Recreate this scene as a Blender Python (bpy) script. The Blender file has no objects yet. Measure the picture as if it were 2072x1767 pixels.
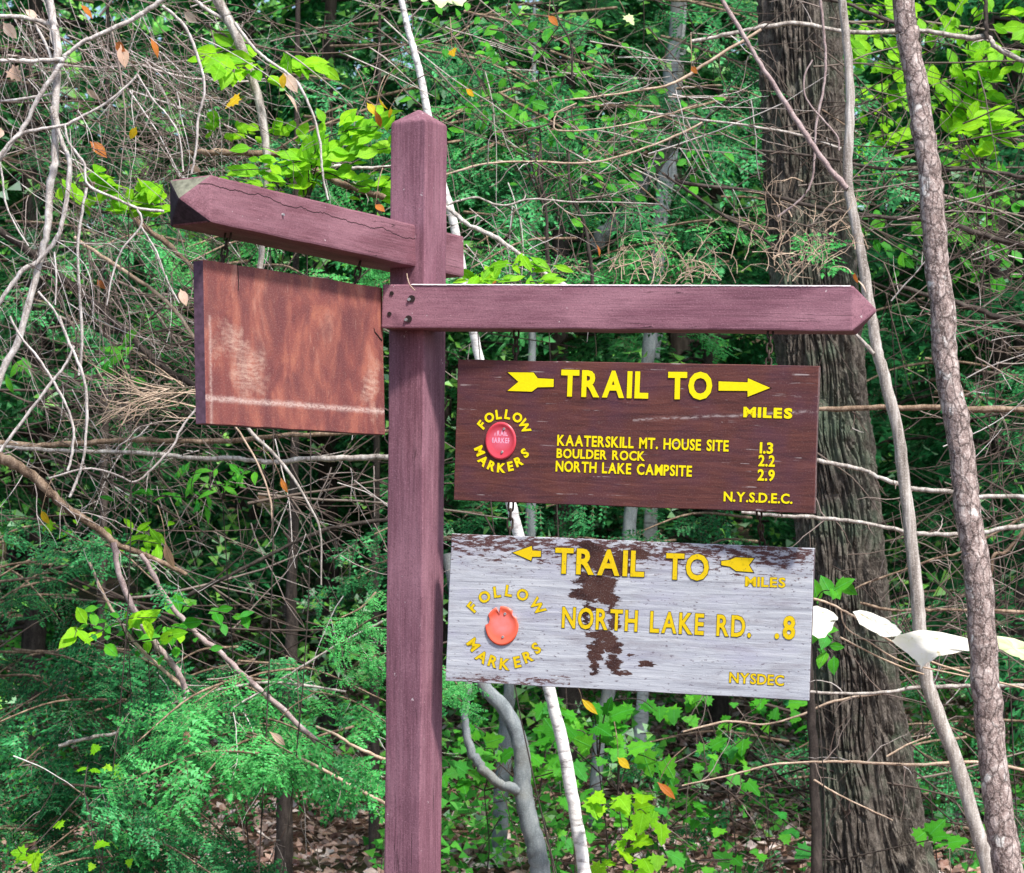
import bpy, bmesh, math, random
import numpy as np
from mathutils import Vector, Matrix

random.seed(7)
rng = np.random.default_rng(11)
scene = bpy.context.scene
COL = scene.collection

# ------------------------------------------------------------------ camera, light, exposure
PITCH = math.atan(0.05)
EYE = np.array([0.0, 0.0, 1.6])
FOC, CX, CY = 5000.0, 1036.0, 883.5
cam_data = bpy.data.cameras.new("camera")
cam = bpy.data.objects.new("camera", cam_data)
COL.objects.link(cam)
cam.location = EYE
cam.rotation_euler = (math.pi / 2 + PITCH, 0, 0)
cam_data.sensor_width = 36.0
cam_data.lens = 36.0 * FOC / 2072.0
cam_data.clip_start = 0.1
cam_data.clip_end = 2000
cam_data.dof.use_dof = True
cam_data.dof.focus_distance = 6.95
cam_data.dof.aperture_fstop = 13
scene.camera = cam

SUN_EL, SUN_AZ = math.radians(56), math.radians(148)      # azimuth clockwise from +Y (behind the signpost)
world = bpy.data.worlds.new("World")
scene.world = world
world.use_nodes = True
wn = world.node_tree
bg = wn.nodes["Background"]
sky = wn.nodes.new("ShaderNodeTexSky")
sky.sky_type = 'NISHITA'
sky.sun_disc = False
sky.sun_elevation = SUN_EL
sky.sun_rotation = SUN_AZ
sky.air_density = 1.0
sky.dust_density = 2.0
bg.inputs['Strength'].default_value = 0.135
wn.links.new(sky.outputs[0], bg.inputs['Color'])

sun_data = bpy.data.lights.new("sun", 'SUN')
sun_data.energy = 3.7
sun_data.angle = math.radians(5)
sun_data.color = (1.0, 0.95, 0.86)
sun = bpy.data.objects.new("sun", sun_data)
COL.objects.link(sun)
sd = Vector((math.sin(SUN_AZ) * math.cos(SUN_EL), math.cos(SUN_AZ) * math.cos(SUN_EL), math.sin(SUN_EL)))
sun.rotation_euler = sd.to_track_quat('Z', 'Y').to_euler()
sun.location = (4, -6, 12)

scene.view_settings.view_transform = 'Standard'
scene.view_settings.look = 'None'
scene.view_settings.exposure = 0.85
scene.view_settings.gamma = 1
scene.view_settings.use_curve_mapping = False

# ------------------------------------------------------------------ helpers
cp, sp_ = math.cos(PITCH), math.sin(PITCH)


def P(x, y, Y):
    """world point at distance Y along the view for the image position x, y (image 2072 wide)"""
    a, v = (x - CX) / FOC, (CY - y) / FOC
    d = np.array([a, cp - sp_ * v, sp_ + cp * v])
    return EYE + d * (Y / d[1])


def ray(x, y):
    a, v = (x - CX) / FOC, (CY - y) / FOC
    return np.array([a, cp - sp_ * v, sp_ + cp * v])


def unit(v):
    v = np.asarray(v, float)
    return v / (np.linalg.norm(v) + 1e-12)


class Buf:
    """collects vertices and faces for one mesh object"""
    def __init__(self):
        self.v, self.f, self.m, self.n = [], [], [], 0

    def add(self, verts, faces, mat=0):
        verts = np.asarray(verts, float).reshape(-1, 3)
        faces = np.asarray(faces, np.int64)
        self.v.append(verts)
        self.f.append(faces + self.n)
        self.m.append(np.full(len(faces), mat, np.int32))
        self.n += len(verts)

    def tube(self, pts, rad, sides=6, mat=0, rough=0.0, cap=False):
        pts = np.asarray(pts, float)
        n = len(pts)
        rad = np.broadcast_to(np.asarray(rad, float), (n,))
        t = np.gradient(pts, axis=0)
        t /= np.linalg.norm(t, axis=1)[:, None] + 1e-12
        ref = np.array([0.31, 0.93, 0.17]) if abs(t[0] @ unit([0.31, 0.93, 0.17])) < 0.9 else np.array([1.0, 0, 0])
        u = np.cross(t, ref)
        u /= np.linalg.norm(u, axis=1)[:, None] + 1e-12
        w = np.cross(t, u)
        a = np.arange(sides) * 2 * math.pi / sides
        r = rad[:, None] * (1 + (rough * rng.uniform(-1, 1, (n, sides)) if rough else 0))
        V = pts[:, None, :] + r[..., None] * (np.cos(a)[None, :, None] * u[:, None, :] + np.sin(a)[None, :, None] * w[:, None, :])
        i = np.arange(n - 1)[:, None] * sides
        j = np.arange(sides)[None, :]
        k = (j + 1) % sides
        F = np.stack([i + j, i + k, i + sides + k, i + sides + j], -1).reshape(-1, 4)
        self.add(V.reshape(-1, 3), F, mat)
        if cap:
            for e in (0, n - 1):
                base = self.n - n * sides + e * sides
                c = self.n
                self.v.append(pts[e][None, :]); self.n += 1
                self.f.append(np.array([[base + q, base + (q + 1) % sides, c] for q in range(sides)]))
                self.m.append(np.full(sides, mat, np.int32))
                # keep vertex bookkeeping consistent
                base += 0

    def scatter(self, T, F, M, O, mat=None):
        """copies of template T,F with k matrices M (k,3,3) and origins O (k,3)"""
        k = len(O)
        if k == 0:
            return
        V = np.einsum('kij,mj->kmi', M, T) + O[:, None, :]
        off = (np.arange(k) * len(T))[:, None, None]
        FF = (F[None] + off).reshape(-1, F.shape[1])
        self.add(V.reshape(-1, 3), FF, 0)
        if mat is not None:
            self.m[-1] = np.tile(mat, k).astype(np.int32)

    def mesh(self, name, mats, smooth=True):
        me = bpy.data.meshes.new(name)
        V = np.concatenate(self.v) if self.v else np.zeros((0, 3))
        me.vertices.add(len(V))
        me.vertices.foreach_set('co', V.astype(np.float32).ravel())
        loops = np.concatenate([f.ravel() for f in self.f])
        tot = np.concatenate([np.full(len(f), f.shape[1], np.int32) for f in self.f])
        start = np.concatenate([[0], np.cumsum(tot)[:-1]]).astype(np.int32)
        me.loops.add(len(loops))
        me.loops.foreach_set('vertex_index', loops.astype(np.int32))
        me.polygons.add(len(tot))
        me.polygons.foreach_set('loop_start', start)
        me.polygons.foreach_set('loop_total', tot)
        me.polygons.foreach_set('material_index', np.concatenate(self.m))
        me.polygons.foreach_set('use_smooth', np.full(len(tot), smooth))
        for m in (mats if isinstance(mats, (list, tuple)) else [mats]):
            me.materials.append(m)
        me.update(calc_edges=True)
        me.validate()
        return me


def link(name, me, parent=None, mw=None, **props):
    o = bpy.data.objects.new(name, me)
    COL.objects.link(o)
    if parent is not None:
        o.parent = parent
    if mw is not None:
        o.matrix_local = mw
    for k, v in props.items():
        o[k] = v
    return o


def thing(name, label, cat, loc=(0, 0, 0), group=None, mw=None):
    o = bpy.data.objects.new(name, None)
    o.empty_display_size = 0.1
    COL.objects.link(o)
    if mw is not None:
        o.matrix_world = mw
    else:
        o.location = loc
    o['label'] = label
    o['category'] = cat
    if group:
        o['group'] = group
    return o


def part(name, buf, mats, parent, smooth=True, world=True, **props):
    me = buf.mesh(name, mats, smooth)
    if world and parent is not None:
        inv = parent.matrix_basis.inverted()
        me.transform(inv)
    return link(name, me, parent, **props)


def spline(pts, n=None, step=None, jitter=0.0):
    """Catmull-Rom through pts (k, d)"""
    pts = np.asarray(pts, float)
    if len(pts) == 2:
        pts = np.array([pts[0], (pts[0] * 2 + pts[1]) / 3, (pts[0] + pts[1] * 2) / 3, pts[1]])
    k = len(pts)
    ext = np.vstack([2 * pts[0] - pts[1], pts, 2 * pts[-1] - pts[-2]])
    m = n or 6
    out = []
    for i in range(k - 1):
        p0, p1, p2, p3 = ext[i:i + 4]
        for q in range(m):
            t = q / m
            out.append(0.5 * ((2 * p1) + (-p0 + p2) * t + (2 * p0 - 5 * p1 + 4 * p2 - p3) * t * t + (-p0 + 3 * p1 - 3 * p2 + p3) * t ** 3))
    out.append(pts[-1])
    out = np.array(out)
    if jitter:
        out[1:-1] += rng.normal(0, jitter, out[1:-1].shape)
    return out


# ------------------------------------------------------------------ node material helpers
class NT:
    def __init__(self, name):
        self.mat = bpy.data.materials.new(name)
        self.mat.use_nodes = True
        self.t = self.mat.node_tree
        self.b = self.t.nodes['Principled BSDF']
        self.out = self.t.nodes['Material Output']

    def n(self, typ, **kw):
        nd = self.t.nodes.new(typ)
        for k, v in kw.items():
            setattr(nd, k, v)
        return nd

    def l(self, a, b):
        self.t.links.new(a, b)

    def coord(self, scale=(1, 1, 1), rot=(0, 0, 0), kind='Object', loc=(0, 0, 0)):
        tc = self.n('ShaderNodeTexCoord')
        mp = self.n('ShaderNodeMapping')
        mp.inputs['Scale'].default_value = scale
        mp.inputs['Rotation'].default_value = rot
        mp.inputs['Location'].default_value = loc
        self.l(tc.outputs[kind], mp.inputs['Vector'])
        return mp.outputs[0]

    def noise(self, vec, scale, detail=4, rough=0.6, dist=0.0, out=0):
        nd = self.n('ShaderNodeTexNoise')
        nd.inputs['Scale'].default_value = scale
        nd.inputs['Detail'].default_value = detail
        nd.inputs['Roughness'].default_value = rough
        nd.inputs['Distortion'].default_value = dist
        if vec is not None:
            self.l(vec, nd.inputs['Vector'])
        return nd.outputs[out]

    def ramp(self, fac, stops, interp='LINEAR'):
        r = self.n('ShaderNodeValToRGB')
        r.color_ramp.interpolation = interp
        el = r.color_ramp.elements
        while len(el) < len(stops):
            el.new(0.5)
        for e, (p, c) in zip(el, stops):
            e.position = p
            e.color = (*c, 1) if len(c) == 3 else c
        self.l(fac, r.inputs[0])
        return r.outputs[0]

    def mix(self, fac, a, b, mode='MIX'):
        m = self.n('ShaderNodeMix')
        m.data_type = 'RGBA'
        m.blend_type = mode
        for s, v in ((0, fac), (6, a), (7, b)):
            if hasattr(v, 'node'):
                self.l(v, m.inputs[s])
            elif s == 0:
                m.inputs[0].default_value = v
            else:
                m.inputs[s].default_value = (*v, 1)
        return m.outputs[2]

    def math(self, op, a, b=None, c=None, clamp=False):
        m = self.n('ShaderNodeMath', operation=op, use_clamp=clamp)
        for i, v in enumerate((a, b, c)):
            if v is None:
                continue
            if hasattr(v, 'node'):
                self.l(v, m.inputs[i])
            else:
                m.inputs[i].default_value = v
        return m.outputs[0]

    def bump(self, h, strength=0.5, dist=0.005):
        b = self.n('ShaderNodeBump')
        b.inputs['Strength'].default_value = strength
        b.inputs['Distance'].default_value = dist
        self.l(h, b.inputs['Height'])
        self.l(b.outputs[0], self.b.inputs['Normal'])

    def base(self, c):
        if hasattr(c, 'node'):
            self.l(c, self.b.inputs['Base Color'])
        else:
            self.b.inputs['Base Color'].default_value = (*c, 1)

    def rough(self, r, spec=0.3):
        self.b.inputs['Roughness'].default_value = r
        self.b.inputs['Specular IOR Level'].default_value = spec


def mat_stain(name, lo, mid, hi, axis=2, streak=14, crack=None):
    m = NT(name)
    sc = [streak, streak, streak]
    sc[axis] = 1.1
    v = m.coord(tuple(sc))
    g = m.noise(v, 3.0, 7, 0.7, 0.6)
    c = m.ramp(g, [(0.28, lo), (0.5, mid), (0.72, hi)])
    iso = m.coord()
    # long fine grain lines
    sc3 = [90, 90, 90]; sc3[axis] = 2.2
    fg = m.noise(m.coord(tuple(sc3)), 2.0, 4, 0.65)
    c = m.mix(m.ramp(fg, [(0.42, (0.45, 0.45, 0.45)), (0.56, (0, 0, 0))]), c, tuple(x * 0.62 for x in lo))
    # faded and dirty areas
    sc2 = [3.2, 3.2, 3.2]; sc2[axis] = 1.0
    blot = m.noise(m.coord(tuple(sc2)), 2.2, 5, 0.65)
    c = m.mix(m.ramp(blot, [(0.46, (0, 0, 0)), (0.66, (0.7, 0.7, 0.7))]), c, tuple(min(1, x * 1.15 + 0.012) for x in hi))
    c = m.mix(m.ramp(blot, [(0.28, (0.55, 0.55, 0.55)), (0.44, (0, 0, 0))]), c, tuple(x * 0.62 for x in mid))
    # drying checks: thin dark lines along the grain
    sc4 = [26, 26, 26]; sc4[axis] = 1.0
    ck = m.noise(m.coord(tuple(sc4), loc=(3, 5, 7)), 1.5, 3, 0.5, 0.3)
    ck = m.math('ABSOLUTE', m.math('SUBTRACT', ck, 0.53))
    lim = m.ramp(m.noise(m.coord(tuple(sc2), loc=(9, 2, 4)), 3.0, 3, 0.6), [(0.54, (0, 0, 0)), (0.6, (1, 1, 1))])
    kk = m.math('MULTIPLY', m.ramp(ck, [(0.004, (0.85, 0.85, 0.85)), (0.010, (0, 0, 0))]), lim)
    c = m.mix(kk, c, tuple(x * 0.22 for x in lo))
    # chips down to pale wood
    chip = m.noise(iso, 42, 3, 0.6)
    c = m.mix(m.ramp(chip, [(0.715, (0, 0, 0)), (0.735, (0.9, 0.9, 0.9))]), c, (0.55, 0.45, 0.48))
    sp = m.noise(iso, 230, 2, 0.7)
    c = m.mix(m.ramp(sp, [(0.54, (0, 0, 0)), (0.74, (0.32, 0.32, 0.32))]), c, tuple(min(1, x * 1.8 + 0.04) for x in hi))
    dk = m.noise(iso, 190, 2, 0.7)
    c = m.mix(m.ramp(dk, [(0.54, (0, 0, 0)), (0.7, (0.45, 0.45, 0.45))]), c, tuple(x * 0.45 for x in lo))
    sep = m.n('ShaderNodeSeparateXYZ')
    m.l(iso, sep.inputs[0])
    if crack:
        # a wandering drying check along local x
        wob = m.noise(m.coord((1, 0, 0)), 7.0, 4, 0.6)
        line = m.math('SUBTRACT', sep.outputs[1], m.math('MULTIPLY_ADD', wob, crack[1], crack[0]))
        sl = m.math('MULTIPLY_ADD', sep.outputs[0], crack[4], line)
        d = m.math('ABSOLUTE', sl)
        k = m.math('LESS_THAN', d, crack[2])
        lim = m.math('LESS_THAN', sep.outputs[0], crack[3])
        k = m.math('MULTIPLY', k, lim)
        c = m.mix(k, c, tuple(x * 0.22 for x in lo))
    m.base(c)
    m.rough(0.72, 0.25)
    gr = m.noise(m.coord(tuple(x * 2 for x in sc)), 4.0, 5, 0.7)
    m.bump(m.math('ADD', gr, m.math('MULTIPLY', sp, 0.6)), 0.45, 0.0025)
    return m.mat


M = {}
M['post'] = mat_stain('stained_post_wood', (0.155, 0.066, 0.094), (0.22, 0.096, 0.132), (0.30, 0.148, 0.192), 2)
M['arm_left'] = mat_stain('stained_arm_wood', (0.125, 0.048, 0.068), (0.195, 0.080, 0.105), (0.27, 0.13, 0.165), 0,
                          crack=(-0.052, 0.055, 0.0014, 1.02, 0.018))
M['arm_right'] = mat_stain('stained_arm_wood_clean', (0.145, 0.058, 0.086), (0.215, 0.090, 0.126), (0.29, 0.14, 0.18), 0)


def mat_plain(name, col, rough=0.6, var=0.25, scale=40, bump=0.2, spec=0.3, metal=0):
    m = NT(name)
    v = m.coord()
    g = m.noise(v, scale, 4, 0.6)
    m.base(m.ramp(g, [(0.3, tuple(x * (1 - var) for x in col)), (0.7, tuple(min(1, x * (1 + var)) for x in col))]))
    m.rough(rough, spec)
    m.b.inputs['Metallic'].default_value = metal
    if bump:
        m.bump(g, bump, 0.002)
    return m.mat


M['worn'] = mat_plain('worn_pale_wood_edge', (0.62, 0.52, 0.56), 0.8, 0.35, 60)
M['endgrain'] = mat_plain('mossy_end_grain', (0.17, 0.17, 0.13), 0.85, 0.5, 45)
M['endgrain_shade'] = mat_plain('end_grain_with_painted_shade', (0.045, 0.030, 0.040), 0.85, 0.5, 60)  # dark end grain, with the facets' shade put into its colour
M['rust'] = mat_plain('rusty_chain_steel', (0.05, 0.035, 0.028), 0.6, 0.5, 120, metal=0.5)
M['zinc'] = mat_plain('bolt_steel', (0.45, 0.45, 0.46), 0.4, 0.4, 90, metal=0.7)
M['hole'] = mat_plain('dark_bolt_hole', (0.02, 0.012, 0.012), 0.9, 0.3, 90)
M['yellow'] = mat_plain('fresh_yellow_paint', (0.90, 0.73, 0.0), 0.5, 0.06, 200, 0.1)
M['yellow_old'] = mat_plain('weathered_yellow_paint', (0.72, 0.53, 0.003), 0.65, 0.28, 220, 0.3)
def mat_worn_paint(name, col, dirt):
    m = NT(name)
    v = m.coord(kind='Object')
    tc = m.n('ShaderNodeNewGeometry')
    mp = m.n('ShaderNodeMapping')
    m.l(tc.outputs['Position'], mp.inputs['Vector'])
    w = mp.outputs[0]
    f = m.noise(w, 70, 5, 0.72)
    c = m.mix(m.ramp(f, [(0.54, (0, 0, 0)), (0.68, (0.7, 0.7, 0.7))]), col, tuple(x * 0.66 for x in col))
    g = m.noise(w, 150, 4, 0.7)
    c = m.mix(m.ramp(g, [(0.64, (0, 0, 0)), (0.68, (0.9, 0.9, 0.9))]), c, dirt)
    m.base(c)
    m.rough(0.75, 0.2)
    m.bump(g, 0.3, 0.001)
    return m.mat


M['yellow_old'] = mat_worn_paint('flaked_yellow_paint', (0.66, 0.47, 0.004), (0.14, 0.09, 0.06))
M['groove'] = mat_plain('dark_routed_groove', (0.035, 0.012, 0.01), 0.8, 0.3, 90, 0)
M['groove_old'] = mat_plain('dirty_routed_groove', (0.04, 0.026, 0.022), 0.8, 0.5, 160, 0)


# local coordinates of the boards: x right 0..w, y up -h..0, z out of the face
def mat_board_dark():
    m = NT('dark_brown_stained_board')
    v = m.coord((2.2, 22, 22))
    g = m.noise(v, 3, 6, 0.65, 0.8)
    c = m.ramp(g, [(0.3, (0.052, 0.017, 0.018)), (0.52, (0.105, 0.033, 0.029)), (0.75, (0.165, 0.058, 0.045))])
    iso = m.coord()
    b2 = m.noise(iso, 6, 3, 0.6)
    c = m.mix(m.ramp(b2, [(0.45, (0, 0, 0)), (0.7, (0.5, 0.5, 0.5))]), c, (0.075, 0.03, 0.062))
    sp = m.noise(iso, 240, 2, 0.7)
    c = m.mix(m.ramp(sp, [(0.54, (0, 0, 0)), (0.75, (0.5, 0.5, 0.5))]), c, (0.22, 0.13, 0.12))
    # long slanting scuffs
    sc = m.noise(m.coord((2.0, 55, 1), (0, 0, math.radians(-9))), 2.2, 3, 0.55)
    brk = m.noise(m.coord((9, 9, 1), loc=(3, 1, 0)), 2.0, 3, 0.7)
    f = m.math('MULTIPLY', m.ramp(sc, [(0.635, (0, 0, 0)), (0.68, (1, 1, 1))]), m.ramp(brk, [(0.5, (0, 0, 0)), (0.58, (1, 1, 1))]))
    c = m.mix(m.math('MULTIPLY', f, 0.75), c, (0.42, 0.36, 0.36))
    # one broad scuff under the word MILES
    sep = m.n('ShaderNodeSeparateXYZ'); m.l(iso, sep.inputs[0])
    ln = m.math('MULTIPLY_ADD', sep.outputs[0], -0.07, m.math('ADD', sep.outputs[1], 0.195 + 0.0))
    ln = m.math('ABSOLUTE', m.math('ADD', ln, m.math('MULTIPLY', m.math('SUBTRACT', brk, 0.5), 0.012)))
    k = m.math('MULTIPLY', m.ramp(ln, [(0.0, (1, 1, 1)), (0.005, (0.0, 0.0, 0.0))]),
               m.math('MULTIPLY', m.math('GREATER_THAN', sep.outputs[0], 0.52), m.ramp(m.noise(m.coord((22, 60, 1)), 2, 3, 0.7), [(0.42, (0, 0, 0)), (0.55, (0.7, 0.7, 0.7))])))
    c = m.mix(k, c, (0.45, 0.38, 0.38))
    m.base(c)
    m.rough(0.6, 0.3)
    m.bump(m.math('ADD', g, m.math('MULTIPLY', sp, 0.4)), 0.35, 0.0025)
    return m.mat


def ellipse_mask(m, vec, blobs):
    """union of ellipses (cx, cy, rx, ry) in the local board plane; returns a smooth inside value"""
    best = None
    sep = m.n('ShaderNodeSeparateXYZ')
    m.l(vec, sep.inputs[0])
    for cx, cy, rx, ry in blobs:
        dx = m.math('DIVIDE', m.math('SUBTRACT', sep.outputs[0], cx), rx)
        dy = m.math('DIVIDE', m.math('SUBTRACT', sep.outputs[1], cy), ry)
        d = m.math('ADD', m.math('MULTIPLY', dx, dx), m.math('MULTIPLY', dy, dy))
        best = d if best is None else m.math('MINIMUM', best, d)
    return best


def warped(m, amt, scale, stretch=(1, 1, 1)):
    iso = m.coord()
    nz = m.n('ShaderNodeTexNoise')
    nz.inputs['Scale'].default_value = scale
    nz.inputs['Detail'].default_value = 5
    nz.inputs['Roughness'].default_value = 0.7
    m.l(m.coord(stretch), nz.inputs['Vector'])
    s = m.n('ShaderNodeVectorMath', operation='SUBTRACT')
    m.l(nz.outputs['Color'], s.inputs[0])
    s.inputs[1].default_value = (0.5, 0.5, 0.5)
    k = m.n('ShaderNodeVectorMath', operation='MULTIPLY')
    m.l(s.outputs[0], k.inputs[0])
    k.inputs[1].default_value = amt
    a = m.n('ShaderNodeVectorMath', operation='ADD')
    m.l(iso, a.inputs[0])
    m.l(k.outputs[0], a.inputs[1])
    return a.outputs[0]


def mat_board_grey(w, h, blobs):
    m = NT('weathered_grey_board')
    v = m.coord((1.6, 30, 30))
    g = m.noise(v, 3, 7, 0.7, 0.6)
    c = m.ramp(g, [(0.25, (0.19, 0.19, 0.22)), (0.42, (0.34, 0.355, 0.41)), (0.60, (0.48, 0.50, 0.55)), (0.8, (0.60, 0.60, 0.62))])
    iso = m.coord()
    b = m.noise(m.coord((1.5, 4, 1)), 3.0, 4, 0.6)
    c = m.mix(m.ramp(b, [(0.5, (0, 0, 0)), (0.72, (0.55, 0.55, 0.55))]), c, (0.33, 0.32, 0.44))
    # dark flecks and knots
    fl = m.noise(m.coord((26, 60, 26)), 2.0, 3, 0.6)
    c = m.mix(m.ramp(fl, [(0.62, (0, 0, 0)), (0.68, (0.8, 0.8, 0.8))]), c, (0.10, 0.075, 0.10))
    ck = m.noise(m.coord((1.2, 75, 1)), 2.0, 3, 0.6)
    c = m.mix(m.ramp(ck, [(0.66, (0, 0, 0)), (0.70, (0.55, 0.55, 0.55))]), c, (0.20, 0.17, 0.22))
    dirt = m.noise(m.coord((2.0, 9, 1), loc=(4, 4, 0)), 3.0, 6, 0.72)
    c = m.mix(m.ramp(dirt, [(0.50, (0, 0, 0)), (0.70, (0.65, 0.65, 0.65))]), c, (0.24, 0.22, 0.25))
    sml = m.noise(m.coord((14, 40, 1), loc=(8, 1, 0)), 2.4, 4, 0.7)
    c = m.mix(m.ramp(sml, [(0.665, (0, 0, 0)), (0.69, (0.85, 0.85, 0.85))]), c, (0.09, 0.05, 0.055))
    # remains of the old brown stain along the upper edge and in a broken vertical patch
    wv = warped(m, (0.11, 0.055, 0), 22, (0.8, 2.2, 1))
    d = ellipse_mask(m, wv, blobs)
    k = m.ramp(d, [(0.75, (1, 1, 1)), (0.95, (0, 0, 0))])
    br = m.ramp(m.noise(m.coord((2, 3, 2)), 6, 4, 0.6), [(0.35, (0.028, 0.012, 0.012)), (0.52, (0.060, 0.026, 0.022)), (0.66, (0.070, 0.034, 0.028)), (0.8, (0.16, 0.12, 0.12))])
    sep = m.n('ShaderNodeSeparateXYZ'); m.l(iso, sep.inputs[0])
    edge = m.math('SUBTRACT', 1.0, m.math('DIVIDE', m.math('ABSOLUTE', m.math('ADD', sep.outputs[1], 0.022)), 0.075))
    en = m.noise(m.coord((12, 46, 1)), 2.0, 5, 0.75)
    e2 = m.ramp(m.math('MULTIPLY_ADD', edge, 0.16, en), [(0.60, (0, 0, 0)), (0.65, (1, 1, 1))])
    c = m.mix(e2, c, (0.085, 0.04, 0.04))
    edge = m.math('SUBTRACT', 1.0, m.math('DIVIDE', m.math('ABSOLUTE', m.math('ADD', sep.outputs[1], h - 0.012)), 0.03))
    e3 = m.ramp(m.math('MULTIPLY_ADD', edge, 0.14, en), [(0.62, (0, 0, 0)), (0.68, (1, 1, 1))])
    c = m.mix(m.math('MULTIPLY', e3, m.math('LESS_THAN', sep.outputs[0], 0.36)), c, (0.10, 0.05, 0.05))
    c = m.mix(k, c, br)
    sp = m.noise(iso, 260, 2, 0.7)
    c = m.mix(m.ramp(sp, [(0.55, (0, 0, 0)), (0.75, (0.16, 0.16, 0.16))]), c, (0.75, 0.75, 0.80))
    m.base(c)
    m.rough(0.85, 0.15)
    m.bump(m.math('ADD', g, m.math('MULTIPLY', sp, 0.3)), 0.5, 0.003)
    return m.mat


def mat_board_rust(w, h):
    m = NT('faded_orange_brown_board')
    v = m.coord((7, 3.0, 5))
    g = m.noise(v, 1.6, 6, 0.62, 0.7)
    c = m.ramp(g, [(0.25, (0.12, 0.036, 0.040)), (0.45, (0.22, 0.066, 0.060)), (0.6, (0.34, 0.115, 0.085)), (0.78, (0.48, 0.25, 0.20))])
    iso = m.coord()
    mo = m.noise(m.coord((1.3, 0.8, 1)), 7.0, 4, 0.62, 0.6)
    c = m.mix(m.ramp(mo, [(0.46, (0, 0, 0)), (0.62, (0.75, 0.75, 0.75))]), c, (0.13, 0.042, 0.048))
    c = m.mix(m.ramp(mo, [(0.28, (0.7, 0.7, 0.7)), (0.42, (0, 0, 0))]), c, (0.42, 0.155, 0.10))
    sep = m.n('ShaderNodeSeparateXYZ'); m.l(iso, sep.inputs[0])
    X, Y = sep.outputs[0], sep.outputs[1]
    # pale worn area towards the near edge, with ragged horizontal scratches
    pale = ellipse_mask(m, warped(m, (0.26, 0.26, 0), 9), [(0.20, -0.27, 0.10, 0.10), (0.12, -0.20, 0.09, 0.05), (0.78, -0.30, 0.06, 0.08)])
    kp = m.ramp(pale, [(0.0, (0.75, 0.75, 0.75)), (1.5, (0, 0, 0))])
    ps = m.ramp(m.noise(m.coord((9, 34, 1)), 3, 5, 0.75), [(0.40, (0.1, 0.1, 0.1)), (0.64, (1, 1, 1))])
    c = m.mix(m.math('MULTIPLY', kp, ps), c, (0.62, 0.44, 0.36))
    # scraped pale line along the foot and the near edge
    wob = m.math('MULTIPLY', m.math('SUBTRACT', m.noise(m.coord((12, 12, 1)), 3, 3, 0.6), 0.5), 0.012)
    l1 = m.math('ABSOLUTE', m.math('ADD', m.math('ADD', Y, 0.352), wob))
    brk = m.ramp(m.noise(m.coord((30, 60, 1)), 3, 3, 0.7), [(0.36, (0.15, 0.15, 0.15)), (0.55, (0.9, 0.9, 0.9))])
    c = m.mix(m.math('MULTIPLY', m.ramp(l1, [(0.001, (0.85, 0.85, 0.85)), (0.010, (0, 0, 0))]), brk), c, (0.66, 0.52, 0.48))
    l2 = m.math('ABSOLUTE', m.math('ADD', m.math('SUBTRACT', X, 0.022), wob))
    lim = m.math('LESS_THAN', Y, -0.14)
    c = m.mix(m.math('MULTIPLY', lim, m.math('MULTIPLY', m.ramp(l2, [(0.000, (0.6, 0.6, 0.6)), (0.009, (0, 0, 0))]), brk)), c, (0.60, 0.46, 0.42))
    # vertical drips and nicks
    dr = m.noise(m.coord((70, 7, 1)), 2, 3, 0.6)
    c = m.mix(m.ramp(dr, [(0.68, (0, 0, 0)), (0.74, (0.6, 0.6, 0.6))]), c, (0.55, 0.38, 0.32))
    sp = m.noise(iso, 240, 2, 0.7)
    c = m.mix(m.ramp(sp, [(0.53, (0, 0, 0)), (0.75, (0.45, 0.45, 0.45))]), c, (0.5, 0.32, 0.28))
    dk = m.noise(iso, 170, 2, 0.7)
    c = m.mix(m.ramp(dk, [(0.56, (0, 0, 0)), (0.72, (0.5, 0.5, 0.5))]), c, (0.07, 0.02, 0.02))
    m.base(c)
    m.rough(0.7, 0.25)
    m.bump(m.math('ADD', g, m.math('MULTIPLY', sp, 0.4)), 0.35, 0.0025)
    return m.mat


def mat_disc(name, col, pale):
    m = NT(name)
    v = m.coord((1, 1, 1))
    f = m.noise(v, 28, 3, 0.6)
    e = ellipse_mask(m, v, [(0.0, 0.004, 0.040, 0.036)])
    k = m.ramp(e, [(0.1, (0.75, 0.75, 0.75)), (1.1, (0, 0, 0))])
    k = m.math('MULTIPLY', k, m.ramp(f, [(0.3, (0.5, 0.5, 0.5)), (0.6, (1, 1, 1))]))
    m.base(m.mix(k, col, pale))
    m.rough(0.35, 0.5)
    m.bump(f, 0.2, 0.001)
    return m.mat


M['disc_red'] = mat_disc('faded_red_plastic', (0.62, 0.055, 0.085), (0.75, 0.16, 0.25))
M['disc_orange'] = mat_disc('faded_orange_red_plastic', (0.80, 0.12, 0.065), (0.85, 0.26, 0.27))
M['disc_print'] = mat_plain('pale_pink_print', (0.80, 0.42, 0.58), 0.6, 0.15, 300, 0)


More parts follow.
